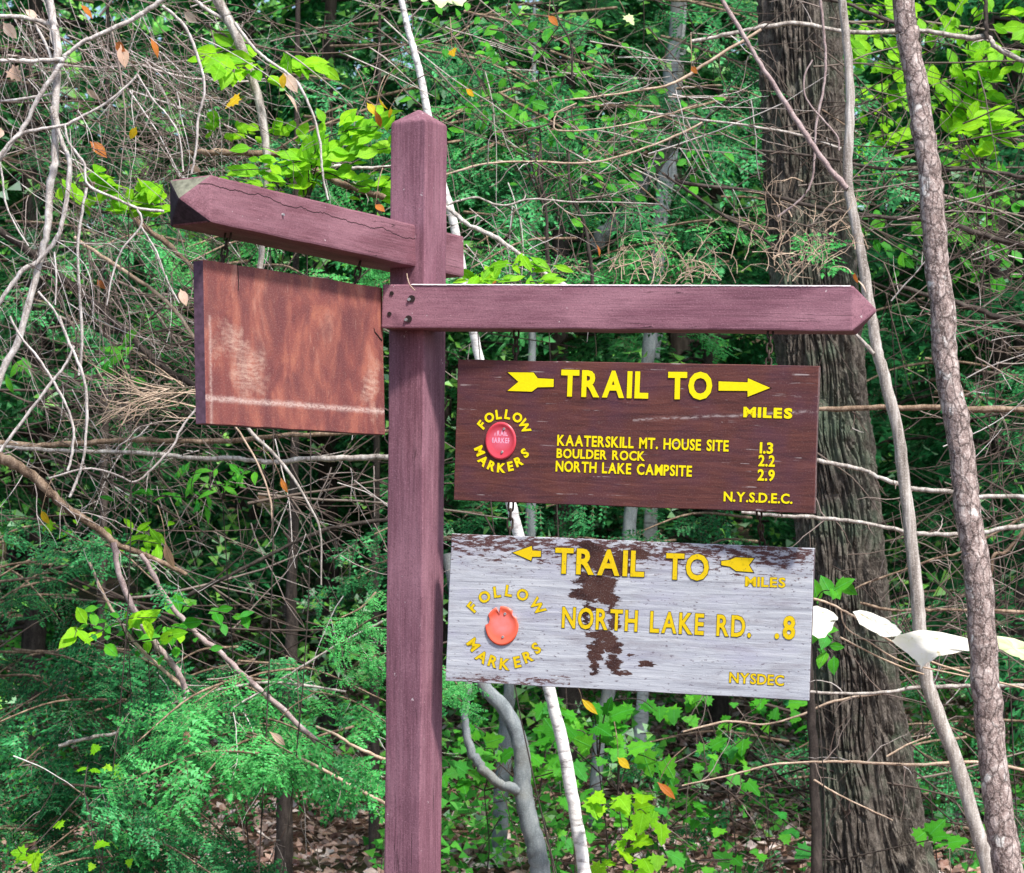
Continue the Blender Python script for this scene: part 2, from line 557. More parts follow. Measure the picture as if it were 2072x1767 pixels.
def mat_bark(name, lo, mid, hi, zs=0.25, scale=30, spots=None, bump=0.7, dist=0.006, moss=None):
    m = NT(name)
    v = m.coord((1, 1, zs))
    g = m.noise(v, scale, 6, 0.65, 0.4)
    c = m.ramp(g, [(0.3, lo), (0.5, mid), (0.7, hi)])
    iso = m.coord()
    if moss:
        c = m.mix(m.ramp(m.noise(iso, 2.5, 4, 0.65), [(0.5, (0, 0, 0)), (0.66, (0.7, 0.7, 0.7))]), c, moss)
    if spots:
        sn = m.noise(iso, spots[1], 5, 0.62)
        c = m.mix(m.ramp(sn, [(spots[2], (0, 0, 0)), (spots[2] + 0.05, (0.85, 0.85, 0.85))]), c, spots[0])
        vo = m.n('ShaderNodeTexVoronoi')
        vo.feature = 'DISTANCE_TO_EDGE'
        vo.inputs['Scale'].default_value = 34
        m.l(m.coord((1, 1, 0.55)), vo.inputs['Vector'])
        c = m.mix(m.ramp(vo.outputs['Distance'], [(0.03, (0.75, 0.75, 0.75)), (0.12, (0, 0, 0))]), c, tuple(x * 0.6 for x in lo))
    sp = m.noise(iso, 180, 2, 0.7)
    c = m.mix(m.ramp(sp, [(0.5, (0, 0, 0)), (0.75, (0.5, 0.5, 0.5))]), c, tuple(min(1, x * 1.5) for x in hi))
    m.base(c)
    m.rough(0.9, 0.15)
    m.bump(g, bump, dist)
    return m.mat


M['bark_big'] = mat_bark('furrowed_grey_bark', (0.022, 0.018, 0.016), (0.080, 0.068, 0.058), (0.20, 0.175, 0.155), 0.5, 44, bump=0.9, dist=0.01, moss=(0.10, 0.15, 0.10))
M['bark_lichen'] = mat_bark('flaky_brown_bark_with_lichen', (0.10, 0.07, 0.065), (0.31, 0.235, 0.22), (0.62, 0.54, 0.52), 0.6, 38, spots=((0.78, 0.76, 0.74), 15, 0.60), bump=1.0, dist=0.012)
M['bark_grey'] = mat_bark('grey_weathered_bark', (0.11, 0.09, 0.078), (0.33, 0.29, 0.265), (0.60, 0.57, 0.55), 0.10, 44, bump=0.9, dist=0.008)
M['bark_pale'] = mat_bark('pale_bare_wood', (0.15, 0.12, 0.11), (0.47, 0.42, 0.40), (0.74, 0.71, 0.70), 0.35, 42, bump=1.0, dist=0.008)
M['bark_birch'] = mat_bark('white_birch_bark', (0.14, 0.12, 0.12), (0.74, 0.71, 0.72), (0.88, 0.87, 0.88), 3.5, 13, bump=0.5)
M['bark_smooth'] = mat_bark('smooth_blue_grey_bark', (0.10, 0.115, 0.13), (0.19, 0.215, 0.235), (0.31, 0.335, 0.35), 0.5, 18, bump=0.6, moss=(0.22, 0.21, 0.18))
M['bark_dark'] = mat_bark('dark_hemlock_bark', (0.022, 0.018, 0.017), (0.05, 0.04, 0.036), (0.11, 0.09, 0.08), 0.3, 30)
M['bark_brown'] = mat_bark('brown_branch_bark', (0.05, 0.03, 0.022), (0.17, 0.115, 0.08), (0.40, 0.30, 0.23), 0.3, 26)
M['twig_tan'] = mat_bark('tan_dead_twigs', (0.26, 0.18, 0.13), (0.45, 0.33, 0.25), (0.62, 0.50, 0.40), 1, 20)
M['twig_grey'] = mat_bark('grey_brown_dead_twigs', (0.10, 0.075, 0.07), (0.36, 0.30, 0.29), (0.74, 0.69, 0.68), 1, 5)
M['twig_pink'] = mat_bark('pinkish_brown_bark', (0.16, 0.11, 0.11), (0.32, 0.24, 0.24), (0.5, 0.42, 0.42), 1, 20)


def mat_twigs(name, cols):
    m = NT(name)
    gi = m.n('ShaderNodeNewGeometry')
    k = len(cols)
    c = m.ramp(gi.outputs['Random Per Island'], [(i / (k - 1), q) for i, q in enumerate(cols)])
    g = m.noise(m.coord((1, 1, 1)), 60, 3, 0.6)
    c = m.mix(m.ramp(g, [(0.4, (0, 0, 0)), (0.7, (0.5, 0.5, 0.5))]), c, (0.12, 0.09, 0.08))
    m.base(c)
    m.rough(0.85, 0.15)
    return m.mat


M['twigs_mixed'] = mat_twigs('mixed_dead_twigs', [(0.05, 0.035, 0.03), (0.14, 0.10, 0.085), (0.26, 0.20, 0.18), (0.44, 0.38, 0.36), (0.74, 0.70, 0.70)])
M['twigs_dark'] = mat_twigs('dark_dead_twigs', [(0.025, 0.018, 0.016), (0.06, 0.045, 0.04), (0.13, 0.10, 0.085), (0.30, 0.25, 0.22)])


def mat_leaf(name, cols, trans=0.45, island=False, rough=0.5):
    m = NT(name)
    if island:
        gi = m.n('ShaderNodeNewGeometry')
        r = m.math('MULTIPLY_ADD', gi.outputs['Random Per Island'], 0.65, m.math('MULTIPLY_ADD', m.noise(m.coord(), 3.2, 3, 0.6), 1.7, -0.68), clamp=True)
    else:
        oi = m.n('ShaderNodeObjectInfo')
        r = oi.outputs['Random']
    k = len(cols)
    c = m.ramp(r, [(i / max(1, k - 1), q) for i, q in enumerate(cols)])
    iso = m.coord()
    c = m.mix(m.ramp(m.noise(iso, 60, 3, 0.6), [(0.4, (0, 0, 0)), (0.8, (0.35, 0.35, 0.35))]), c, cols[-1])
    if not island:
        # midrib, side veins and brown blemishes in the leaf's own coordinates
        sp3 = m.n('ShaderNodeSeparateXYZ')
        m.l(iso, sp3.inputs[0])
        ay = m.math('ABSOLUTE', sp3.outputs[1])
        mid_ = m.ramp(ay, [(0.012, (1, 1, 1)), (0.03, (0, 0, 0))])
        fr = m.math('FRACT', m.math('MULTIPLY', m.math('SUBTRACT', sp3.outputs[0], m.math('MULTIPLY', ay, 0.9)), 8.0))
        sv = m.ramp(m.math('ABSOLUTE', m.math('SUBTRACT', fr, 0.5)), [(0.03, (1, 1, 1)), (0.10, (0, 0, 0))])
        veins = m.math('MAXIMUM', mid_, m.math('MULTIPLY', sv, 0.6))
        c = m.mix(m.math('MULTIPLY', veins, 0.5), c, tuple(min(1, x * 1.5 + 0.06) for x in cols[-1]))
        c = m.mix(m.ramp(m.noise(iso, 3.2, 4, 0.6), [(0.32, (0.35, 0.35, 0.35)), (0.55, (0, 0, 0))]), c, tuple(x * 0.5 for x in cols[0]))
        c = m.mix(m.ramp(m.noise(iso, 9, 3, 0.6), [(0.68, (0, 0, 0)), (0.74, (0.8, 0.8, 0.8))]), c, (0.20, 0.11, 0.03))
        m.bump(veins, 0.4, 0.01)
    m.base(c)
    m.rough(rough, 0.08 if island else 0.2)
    tr = m.n('ShaderNodeBsdfTranslucent')
    m.l(c, tr.inputs['Color'])
    mx = m.n('ShaderNodeMixShader')
    mx.inputs[0].default_value = trans
    m.l(m.b.outputs[0], mx.inputs[1])
    m.l(tr.outputs[0], mx.inputs[2])
    m.l(mx.outputs[0], m.out.inputs['Surface'])
    return m.mat


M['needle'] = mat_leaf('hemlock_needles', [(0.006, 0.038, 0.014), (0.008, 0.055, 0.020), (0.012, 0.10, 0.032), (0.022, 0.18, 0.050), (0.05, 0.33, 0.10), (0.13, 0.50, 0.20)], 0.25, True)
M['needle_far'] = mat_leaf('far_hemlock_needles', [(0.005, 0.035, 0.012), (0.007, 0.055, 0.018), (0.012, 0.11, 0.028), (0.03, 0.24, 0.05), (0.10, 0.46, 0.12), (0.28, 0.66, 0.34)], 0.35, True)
M['needle_bright'] = mat_leaf('sun_painted_needles', [(0.008, 0.07, 0.018), (0.015, 0.14, 0.03), (0.04, 0.30, 0.06), (0.10, 0.50, 0.12), (0.16, 0.60, 0.22)], 0.35, True)  # brighter copy of the needle greens: sunlight put into the colour
M['leaf_bright'] = mat_leaf('bright_beech_leaf', [(0.14, 0.44, 0.010), (0.24, 0.62, 0.012), (0.42, 0.82, 0.02), (0.20, 0.55, 0.015)], 0.5)
M['leaf_green'] = mat_leaf('green_maple_leaf', [(0.04, 0.27, 0.012), (0.08, 0.42, 0.018), (0.17, 0.58, 0.03), (0.04, 0.32, 0.05)], 0.45)
M['leaf_pale'] = mat_leaf('sun_painted_pale_leaf', [(0.93, 0.95, 0.80), (0.95, 0.93, 0.86)], 0.35)  # near-white: strong sunlight put into the leaf colour
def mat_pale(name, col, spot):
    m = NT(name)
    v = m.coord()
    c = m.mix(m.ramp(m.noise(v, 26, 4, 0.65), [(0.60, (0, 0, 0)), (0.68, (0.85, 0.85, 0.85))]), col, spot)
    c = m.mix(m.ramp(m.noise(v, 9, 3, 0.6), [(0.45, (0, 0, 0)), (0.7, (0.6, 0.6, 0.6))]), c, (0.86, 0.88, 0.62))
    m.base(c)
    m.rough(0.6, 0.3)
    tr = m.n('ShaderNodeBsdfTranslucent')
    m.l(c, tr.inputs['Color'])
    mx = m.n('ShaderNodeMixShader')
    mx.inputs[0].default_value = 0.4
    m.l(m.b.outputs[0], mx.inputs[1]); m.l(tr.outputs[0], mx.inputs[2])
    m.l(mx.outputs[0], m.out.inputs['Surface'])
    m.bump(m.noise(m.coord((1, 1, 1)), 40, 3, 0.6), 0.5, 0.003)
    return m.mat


M['leaf_sun_painted'] = mat_pale('sun_painted_leaf', (0.95, 0.94, 0.88), (0.62, 0.52, 0.22))  # sun glare painted as near-white leaf colour, plus real tan spots
M['leaf_palegreen'] = mat_leaf('pale_green_leaf', [(0.62, 0.82, 0.36), (0.75, 0.88, 0.50)], 0.4)
M['leaf_yellow'] = mat_leaf('yellow_leaf', [(0.78, 0.48, 0.015), (0.85, 0.38, 0.01), (0.80, 0.60, 0.03)], 0.4)
M['leaf_orange'] = mat_leaf('orange_brown_leaf', [(0.50, 0.16, 0.02), (0.62, 0.22, 0.03), (0.36, 0.10, 0.03)], 0.35)
M['leaf_tan'] = mat_leaf('dry_tan_leaf', [(0.72, 0.50, 0.40), (0.80, 0.64, 0.55), (0.62, 0.36, 0.24)], 0.3)
M['mass'] = mat_leaf('far_woodland_leaves', [(0.01, 0.09, 0.02), (0.03, 0.26, 0.04), (0.12, 0.50, 0.06), (0.34, 0.72, 0.10), (0.50, 0.80, 0.46)], 0.4, True)
M['fleck'] = mat_leaf('small_sun_painted_leaves', [(0.04, 0.30, 0.04), (0.16, 0.55, 0.06), (0.30, 0.68, 0.08), (0.40, 0.72, 0.42), (0.62, 0.80, 0.62)], 0.45, True)  # palest greens carry specks of sun and sky light in the colour
M['low_green'] = mat_leaf('low_plant_leaves', [(0.015, 0.10, 0.02), (0.03, 0.20, 0.03), (0.07, 0.36, 0.05), (0.16, 0.52, 0.07)], 0.35, True)
M['litter'] = mat_leaf('leaf_litter', [(0.16, 0.07, 0.05), (0.34, 0.18, 0.12), (0.55, 0.36, 0.29), (0.26, 0.12, 0.09), (0.78, 0.62, 0.58), (0.86, 0.76, 0.74)], 0.1, True, 0.7)


def mat_floor():
    m = NT('forest_floor_litter')
    v = m.coord()
    g = m.noise(v, 9, 6, 0.7)
    c = m.ramp(g, [(0.3, (0.022, 0.013, 0.010)), (0.5, (0.07, 0.04, 0.028)), (0.7, (0.17, 0.10, 0.075))])
    k = m.noise(v, 0.35, 4, 0.6)
    c = m.mix(m.ramp(k, [(0.5, (0, 0, 0)), (0.68, (0.7, 0.7, 0.7))]), c, (0.03, 0.07, 0.025))
    m.base(c)
    m.rough(0.95, 0.1)
    m.bump(g, 0.8, 0.03)
    return m.mat


M['floor'] = mat_floor()


# ------------------------------------------------------------------ ground
def ground_z(x, y):
    x, y = np.asarray(x, float), np.asarray(y, float)
    z = np.where(y > 15, (y - 15) * 0.07, 0.0)
    z = z + np.where(y > 34, (y - 34) * 0.12, 0.0)
    z = np.minimum(z, 20 + 0 * z)
    z = z + 0.10 * np.sin(x * 0.7 + 1.3) * np.sin(y * 0.45) * np.clip((np.hypot(x, y - 7) - 2.0) / 3, 0, 1)
    return z


gx = np.concatenate([np.linspace(-400, -42, 14), np.linspace(-40, 40, 121), np.linspace(42, 400, 14)])
gy = np.concatenate([np.linspace(-400, -12, 14), np.linspace(-10, 90, 151), np.linspace(93, 500, 16)])
X, Y = np.meshgrid(gx, gy)
Z = ground_z(X, Y)
b = Buf()
nx = len(gx)
ii, jj = np.meshgrid(np.arange(len(gy) - 1), np.arange(nx - 1), indexing='ij')
a0 = (ii * nx + jj).ravel()
b.add(np.stack([X.ravel(), Y.ravel(), Z.ravel()], 1), np.stack([a0, a0 + 1, a0 + nx + 1, a0 + nx], 1))
part('forest_floor', b, M['floor'], None, kind='structure')

# ------------------------------------------------------------------ signpost geometry helpers


def frame(origin, yaw, roll, tilt=0.0):
    """local x along the face to the right, y up, z out of the face towards the viewer"""
    yaw, roll, tilt = map(math.radians, (yaw, roll, tilt))
    u = np.array([math.cos(yaw), -math.sin(yaw), 0])
    n = np.array([-math.sin(yaw), -math.cos(yaw), 0])
    k = np.array([0, 0, 1.0])
    uu = math.cos(roll) * u - math.sin(roll) * k
    vv = math.cos(roll) * k + math.sin(roll) * u
    vv = math.cos(tilt) * vv + math.sin(tilt) * n
    nn = np.cross(uu, vv)
    m = Matrix.Identity(4)
    for r in range(3):
        m[r][0], m[r][1], m[r][2], m[r][3] = uu[r], vv[r], nn[r], origin[r]
    return m


def to_local(mw, x, y):
    o = np.array(mw.translation)
    u, v, n = (np.array(mw.col[i].to_3d()) for i in range(3))
    d = ray(x, y)
    t = ((o - EYE) @ n) / (d @ n)
    q = EYE + d * t - o
    return q @ u, q @ v


def timber(L, h, t, tips, seg=0.09, bev=0.006, wob=0.0012):
    """beam from x=0..L, y=-h..0, z=-t..0; tips: (left, right) pyramid lengths"""
    bm = bmesh.new()
    n = max(2, int(L / seg))
    rings = []
    for i in range(n + 1):
        x = L * i / n
        rings.append([bm.verts.new((x + 0, yy + random.uniform(-wob, wob), zz + random.uniform(-wob, wob)))
                      for yy, zz in ((0, 0), (-h, 0), (-h, -t), (0, -t))])
    for a, c in zip(rings, rings[1:]):
        for q in range(4):
            bm.faces.new((a[q], a[(q + 1) % 4], c[(q + 1) % 4], c[q]))
    for ring, tip, s in ((rings[0], tips[0], -1), (rings[-1], tips[1], 1)):
        if tip:
            ap = bm.verts.new((ring[0].co.x + s * tip, -h / 2, -t / 2))
            for q in range(4):
                bm.faces.new((ring[q], ring[(q + 1) % 4], ap))
        else:
            bm.faces.new(ring)
    bmesh.ops.recalc_face_normals(bm, faces=bm.faces[:])
    ed = [e for e in bm.edges if len(e.link_faces) == 2 and e.calc_face_angle(0) > 0.25]
    bmesh.ops.bevel(bm, geom=ed, offset=bev, segments=2, affect='EDGES', profile=0.6)
    return bm


def bm_obj(name, bm, mats, parent=None, mw=None, smooth=False, **props):
    me = bpy.data.meshes.new(name)
    bm.to_mesh(me)
    bm.free()
    for m in (mats if isinstance(mats, (list, tuple)) else [mats]):
        me.materials.append(m)
    me.polygons.foreach_set('use_smooth', np.full(len(me.polygons), smooth))
    return link(name, me, parent, mw, **props)


def box_bm(x0, x1, y0, y1, z0, z1, bev=0.0):
    bm = bmesh.new()
    bmesh.ops.create_cube(bm, size=1)
    for v in bm.verts:
        v.co = ((x0 + x1) / 2 + v.co.x * (x1 - x0), (y0 + y1) / 2 + v.co.y * (y1 - y0), (z0 + z1) / 2 + v.co.z * (z1 - z0))
    if bev:
        bmesh.ops.bevel(bm, geom=bm.edges[:], offset=bev, segments=2, affect='EDGES')
    return bm


# ------------------------------------------------------------------ the signpost
S = 0.1203
TH = math.radians(29.2)
# nearest corner of the post, at two heights, taken from its lean
c_top = P(862.6, 241, 7.0)
c_low = P(850, 1700, 7.0)
lean = (c_top - c_low) / (c_top[2] - c_low[2])
c_base = c_low - lean * (c_low[2] + 0.25)
uL = np.array([-math.cos(TH), math.sin(TH), 0])       # from the near corner along the left face
uR = np.array([math.sin(TH), math.cos(TH), 0])        # along the right face
signpost = thing('trail_signpost', 'tall square purple-brown wooden signpost with two crossing arms and a pointed top', 'signpost', (float(c_base[0]), float(c_base[1]), 0.0))
inv = signpost.matrix_basis.inverted()

bm = bmesh.new()
zt = c_top[2]
prev = None
NZ = 40
for i in range(NZ + 1):
    z = -0.25 + (zt + 0.25) * i / NZ
    c = c_base + lean * (z + 0.25)
    ring = [bm.verts.new(c + S * (a * uL + d * uR) + np.append(rng.uniform(-.0009, .0009, 2), 0)) for a, d in ((0, 0), (1, 0), (1, 1), (0, 1))]
    if prev:
        for q in range(4):
            bm.faces.new((prev[q], prev[(q + 1) % 4], ring[(q + 1) % 4], ring[q]))
    prev = ring
ctr = sum((np.array(v.co) for v in prev), np.zeros(3)) / 4
ap = bm.verts.new(ctr + np.array([0, 0, 0.044]))
for q in range(4):
    bm.faces.new((prev[q], prev[(q + 1) % 4], ap))
bmesh.ops.recalc_face_normals(bm, faces=bm.faces[:])
ed = [e for e in bm.edges if len(e.link_faces) == 2 and e.calc_face_angle(0) > 0.25]
bmesh.ops.bevel(bm, geom=ed, offset=0.007, segments=3, affect='EDGES', profile=0.6)
for v in bm.verts:
    v.co = inv @ v.co
post = bm_obj('post', bm, M['post'], signpost)

# left arm: parallel to the right face of the post, towards the viewer on the left
LO = EYE + (np.array([-0.7395, 6.0368, 2.5475]) - EYE) * 1.02
mwL = frame(LO, -61, 0.48, -1.5)
bm = timber(1.2385 * 1.02, 0.1194 * 1.02, 0.13, (0.05, 0))
armL = bm_obj('arm', bm, [M['arm_left'], M['endgrain'], M['endgrain_shade']], signpost, inv @ mwL, label='arm pointing to the left and towards the viewer, with a long drying crack')
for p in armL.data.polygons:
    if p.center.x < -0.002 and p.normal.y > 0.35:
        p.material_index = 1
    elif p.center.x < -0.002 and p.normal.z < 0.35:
        p.material_index = 2  # left and lower end facets get the colour with shade in it

# right arm, lapped over the near corner of the post
RO = np.array([-0.3669, 6.97, 2.381])
mwR = frame(RO, 14, 1.73, 0)
bm = timber(1.3283, 0.1237, 0.115, (0, 0.062), bev=0.005)
armR = bm_obj('arm', bm, M['arm_right'], signpost, inv @ mwR, label='arm pointing right, carrying two boards')
# pale worn strip where the paint is rubbed off the upper front arris
bw = Buf()
n = 220
xs = np.linspace(0.085, 1.322, n)
yy = -0.0010 - 0.0010 * rng.random(n)
top = np.stack([xs, np.full(n, 0.0012), np.full(n, -0.0062)], 1)
mid = np.stack([xs, np.full(n, -0.0006), np.full(n, 0.0012)], 1)
low = np.stack([xs, yy - 0.0012, np.full(n, 0.0018)], 1)
V = np.concatenate([top, mid, low])
i = np.arange(n - 1)
bw.add(V, np.concatenate([np.stack([i, i + n, i + n + 1, i + 1], 1), np.stack([i + n, i + 2 * n, i + 2 * n + 1, i + n + 1], 1)]))
link('worn_edge', bw.mesh('worn_edge', M['worn']), armR)


def cyl_bm(r, h, seg=14, dome=0.0):
    bm = bmesh.new()
    bmesh.ops.create_cone(bm, cap_ends=True, segments=seg, radius1=r, radius2=r * (1 - dome), depth=h)
    return bm


# bolts and holes in the right arm beside the joint
for (px, py, kind) in ((1395, 1045, 0), (1461, 1065, 1), (1387, 1118, 0), (1450, 1137, 1)):
    x, y = to_local(mwR, px * 0.5683, py * 0.5683)
    if kind == 0:
        bm_obj('bolt_hole', cyl_bm(0.006, 0.003), M['hole'], armR, Matrix.Translation((x, y, 0.0012)))
    else:
        bm_obj('bolt_hole', cyl_bm(0.010, 0.003), M['hole'], armR, Matrix.Translation((x + 0.004, y + 0.001, 0.0010)))
        bm_obj('bolt', cyl_bm(0.0062, 0.007, 12, 0.35), M['zinc'], armR, Matrix.Translation((x - 0.003, y - 0.002, 0.003)))
x, y = to_local(mwL, (550 + 822 * 0.555) * 0.5683, (550 + 388 * 0.555) * 0.5683)
bm_obj('nail', cyl_bm(0.0048, 0.005, 10, 0.3), M['zinc'], armL, Matrix.Translation((x, y, 0.002)))

# ------------------------------------------------------------------ boards
_glyph = {}


def glyph(ch, fat, rim, mats, depth=0.0035):
    """mesh of one letter (height of a capital = 1); yellow face with a dark routed rim round it"""
    key = (ch, fat, rim, mats[0].name)
    if key in _glyph:
        return _glyph[key]
    buf = Buf()
    wid = None
    for k, (off, zz, ex) in enumerate(((fat, 0.016, 0.010), (fat + rim, 0.0, 0.008))):
        cu = bpy.data.curves.new('t', 'FONT')
        cu.body = ch
        cu.size = 1.0
        cu.offset = off
        cu.extrude = ex
        cu.resolution_u = 3
        ob = bpy.data.objects.new('t', cu)
        COL.objects.link(ob)
        dg = bpy.context.evaluated_depsgraph_get()
        ev = ob.evaluated_get(dg)
        me = ev.to_mesh()
        V = np.array([v.co[:] for v in me.vertices])
        F = [tuple(p.vertices) for p in me.polygons]
        ev.to_mesh_clear()
        bpy.data.objects.remove(ob)
        bpy.data.curves.remove(cu)
        V[:, 2] += zz
        if wid is None:
            wid = (V[:, 0].min(), V[:, 0].max())
        for sz in (3, 4):
            fs = [f for f in F if len(f) == sz]
            if fs:
                base = buf.n
                buf.add(V, np.array(fs), k)
        for f in F:
            if len(f) > 4:
                buf.add(V[list(f)], np.array([[0, q, q + 1] for q in range(1, len(f) - 1)]), k)
    _glyph[key] = (buf.mesh('letter', mats, False), wid[0], wid[1])
    return _glyph[key]


_H = {}


def cap_metrics(fat):
    if fat not in _H:
        cu = bpy.data.curves.new('t', 'FONT'); cu.body = 'H'; cu.size = 1.0; cu.offset = fat
        ob = bpy.data.objects.new('t', cu); COL.objects.link(ob)
        ev = ob.evaluated_get(bpy.context.evaluated_depsgraph_get())
        me = ev.to_mesh()
        V = np.array([v.co[:] for v in me.vertices])
        ev.to_mesh_clear(); bpy.data.objects.remove(ob); bpy.data.curves.remove(cu)
        _H[fat] = (V[:, 1].min(), V[:, 1].max())
    return _H[fat]


def put_line(board, mw, text, p0, p1, cap_px, mats, fat=0.03, rim=0.02, gap=0.07, space=0.42, z=0.0004, name='letter'):
    """text with its baseline from image point p0 to p1 (left edge, right edge)"""
    a = np.array(to_local(mw, *p0)); c = np.array(to_local(mw, *p1))
    L = np.linalg.norm(c - a)
    ang = math.atan2(c[1] - a[1], c[0] - a[0])
    up = np.array(to_local(mw, p0[0], p0[1] - cap_px))
    cap = np.linalg.norm(up - a)
    y0, y1 = cap_metrics(fat)
    items, x = [], 0.0
    for ch in text:
        if ch == ' ':
            x += space
            continue
        me, xa, xb = glyph(ch, fat, rim, mats)
        items.append((me, x - xa, ch))
        x += (xb - xa) + gap
    x -= gap
    sx, sy = L / x, cap / (y1 - y0)
    for me, ox, ch in items:
        m = (Matrix.Translation((a[0], a[1], z)) @ Matrix.Rotation(ang, 4, 'Z')
             @ Matrix.Diagonal((sx, sy, min(sx, sy), 1)) @ Matrix.Translation((ox, -y0, 0)))
        link(name, me, board, m)


def put_char(board, mw, ch, px, py, h_px, rot, mats, fat=0.03, rim=0.02, squash=1.0, z=0.0004):
    a = np.array(to_local(mw, px, py))
    up = np.array(to_local(mw, px, py - h_px))
    cap = np.linalg.norm(up - a)
    me, xa, xb = glyph(ch, fat, rim, mats)
    y0, y1 = cap_metrics(fat)
    s = cap / (y1 - y0)
    m = (Matrix.Translation((a[0], a[1], z)) @ Matrix.Rotation(math.radians(rot), 4, 'Z') @ Matrix.Diagonal((s * squash, s, s, 1))
         @ Matrix.Translation((-(xa + xb) / 2, -(y0 + y1) / 2, 0)))
    link('letter', me, board, m)


def put_shape(board, mw, name, pts, mats, rim=0.0022, z=0.0004):
    """raised flat shape from an outline in image points, with a dark rim behind it"""
    L = np.array([to_local(mw, *p) for p in pts])
    c = L.mean(0)
    bm = bmesh.new()
    area = 0.5 * sum(L[i][0] * L[(i + 1) % len(L)][1] - L[(i + 1) % len(L)][0] * L[i][1] for i in range(len(L)))
    if area < 0:
        L = L[::-1]
    def off(L, d):
        out = []
        for i in range(len(L)):
            p, q, r = L[i - 1], L[i], L[(i + 1) % len(L)]
            n1 = unit([(q - p)[1], -(q - p)[0]]); n2 = unit([(r - q)[1], -(r - q)[0]])
            m = unit(n1 + n2)
            out.append(q + m * d / max(0.45, m @ n1))
        return np.array(out)
    for k, (LL, z0, z1) in enumerate(((L, z, z + 0.0015), (off(L, rim), z, z + 0.0006))):
        lo = [bm.verts.new((p[0], p[1], z0)) for p in LL]
        hi = [bm.verts.new((p[0], p[1], z1)) for p in LL]
        f = bm.faces.new(hi); f.material_index = k
        for i in range(len(LL)):
            g = bm.faces.new((lo[i], lo[(i + 1) % len(LL)], hi[(i + 1) % len(LL)], hi[i])); g.material_index = k
    bmesh.ops.triangulate(bm, faces=[f for f in bm.faces if len(f.verts) > 4])
    bm_obj(name, bm, mats, board)


def k1(x, y):        # enlarged view of the upper board -> image
    return ((1550 + x * 0.6998) * 0.5683, (1150 + y * 0.6998) * 0.5683)


def k2(x, y):        # enlarged view of the lower board -> image
    return ((1550 + x * 0.6998) * 0.5683, (1850 + y * 0.6998) * 0.5683)


KS = 0.6998 * 0.5683


def board(name, label, origin, yaw, roll, tilt, w, h, t, mat, edge=None):
    mw = frame(origin, yaw, roll, tilt)
    th = thing(name, label, 'sign', mw=mw)
    bm = bmesh.new()
    nx_, ny_ = 16, 6
    grid = {}
    for s in (0, -t):
        for i in range(nx_ + 1):
            for j in range(ny_ + 1):
                jx = random.uniform(-.0009, .0009) if i in (0, nx_) else 0
                jy = random.uniform(-.0009, .0009) if j in (0, ny_) else 0
                grid[(s, i, j)] = bm.verts.new((w * i / nx_ + jx, -h * j / ny_ + jy, s))
        for i in range(nx_):
            for j in range(ny_):
                q = [grid[(s, i, j)], grid[(s, i + 1, j)], grid[(s, i + 1, j + 1)], grid[(s, i, j + 1)]]
                bm.faces.new(q)
    rim = [(i, 0) for i in range(nx_)] + [(nx_, j) for j in range(ny_)] + [(i, ny_) for i in range(nx_, 0, -1)] + [(0, j) for j in range(ny_, 0, -1)]
    for a, c in zip(rim, rim[1:] + rim[:1]):
        f = bm.faces.new((grid[(0, *a)], grid[(0, *c)], grid[(-t, *c)], grid[(-t, *a)]))
        f.material_index = 1 if edge else 0
    bmesh.ops.recalc_face_normals(bm, faces=bm.faces[:])
    ed = [e for e in bm.edges if len(e.link_faces) == 2 and e.calc_face_angle(0) > 0.6]
    bmesh.ops.bevel(bm, geom=ed, offset=0.0018, segments=1, affect='EDGES')
    bm_obj('panel', bm, [mat, edge] if edge else [mat], th)
    return th, mw


M['board_dark'] = mat_board_dark()
M['edge_dark'] = mat_plain('worn_board_edge', (0.16, 0.10, 0.10), 0.8, 0.6, 90)
UP, mwU = board('trail_sign', 'dark brown board with bright yellow lettering, hanging right under the right arm',
                np.array([-0.1528, 6.98, 2.1675]), 19, 2.48, 1.4, 1.0365, 0.3985, 0.024, M['board_dark'], M['edge_dark'])
Yl = (M['yellow'], M['groove'])
put_shape(UP, mwU, 'arrow_tail', [k1(*p) for p in ((370, 252), (500, 253), (521, 282), (603, 286), (602, 326), (521, 328), (492, 350), (368, 346), (424, 300))], Yl)
put_shape(UP, mwU, 'arrow', [k1(*p) for p in ((1442, 298), (1590, 303), (1591, 282), (1704, 331), (1590, 376), (1589, 346), (1442, 345))], Yl)
put_line(UP, mwU, 'TRAIL', k1(638, 374), k1(1083, 386), 136 * KS, Yl, 0.036, 0.012, 0.10)
put_line(UP, mwU, 'TO', k1(1183, 388), k1(1408, 391), 139 * KS, Yl, 0.040, 0.012, 0.05)
put_line(UP, mwU, 'MILES', k1(1567, 480), k1(1816, 488), 53 * KS, Yl, 0.05, 0.02, 0.11)
put_line(UP, mwU, 'KAATERSKILL MT. HOUSE SITE', k1(620, 625), k1(1492, 655), 56 * KS, Yl, 0.029, 0.020, 0.075)
put_line(UP, mwU, 'BOULDER ROCK', k1(617, 687), k1(1066, 703), 48 * KS, Yl, 0.029, 0.020, 0.075)
put_line(UP, mwU, 'NORTH LAKE CAMPSITE', k1(612, 756), k1(1305, 783), 55 * KS, Yl, 0.029, 0.020, 0.075)
put_line(UP, mwU, '1.3', k1(1650, 664), k1(1718, 667), 57 * KS, Yl, 0.03, 0.02, 0.06)
put_line(UP, mwU, '2.2', k1(1643, 729), k1(1727, 733), 58 * KS, Yl, 0.03, 0.02, 0.06)
put_line(UP, mwU, '2.9', k1(1639, 802), k1(1726, 806), 58 * KS, Yl, 0.03, 0.02, 0.06)
put_line(UP, mwU, 'N.Y.S.D.E.C.', k1(1467, 908), k1(1817, 921), 50 * KS, Yl, 0.028, 0.02, 0.06)


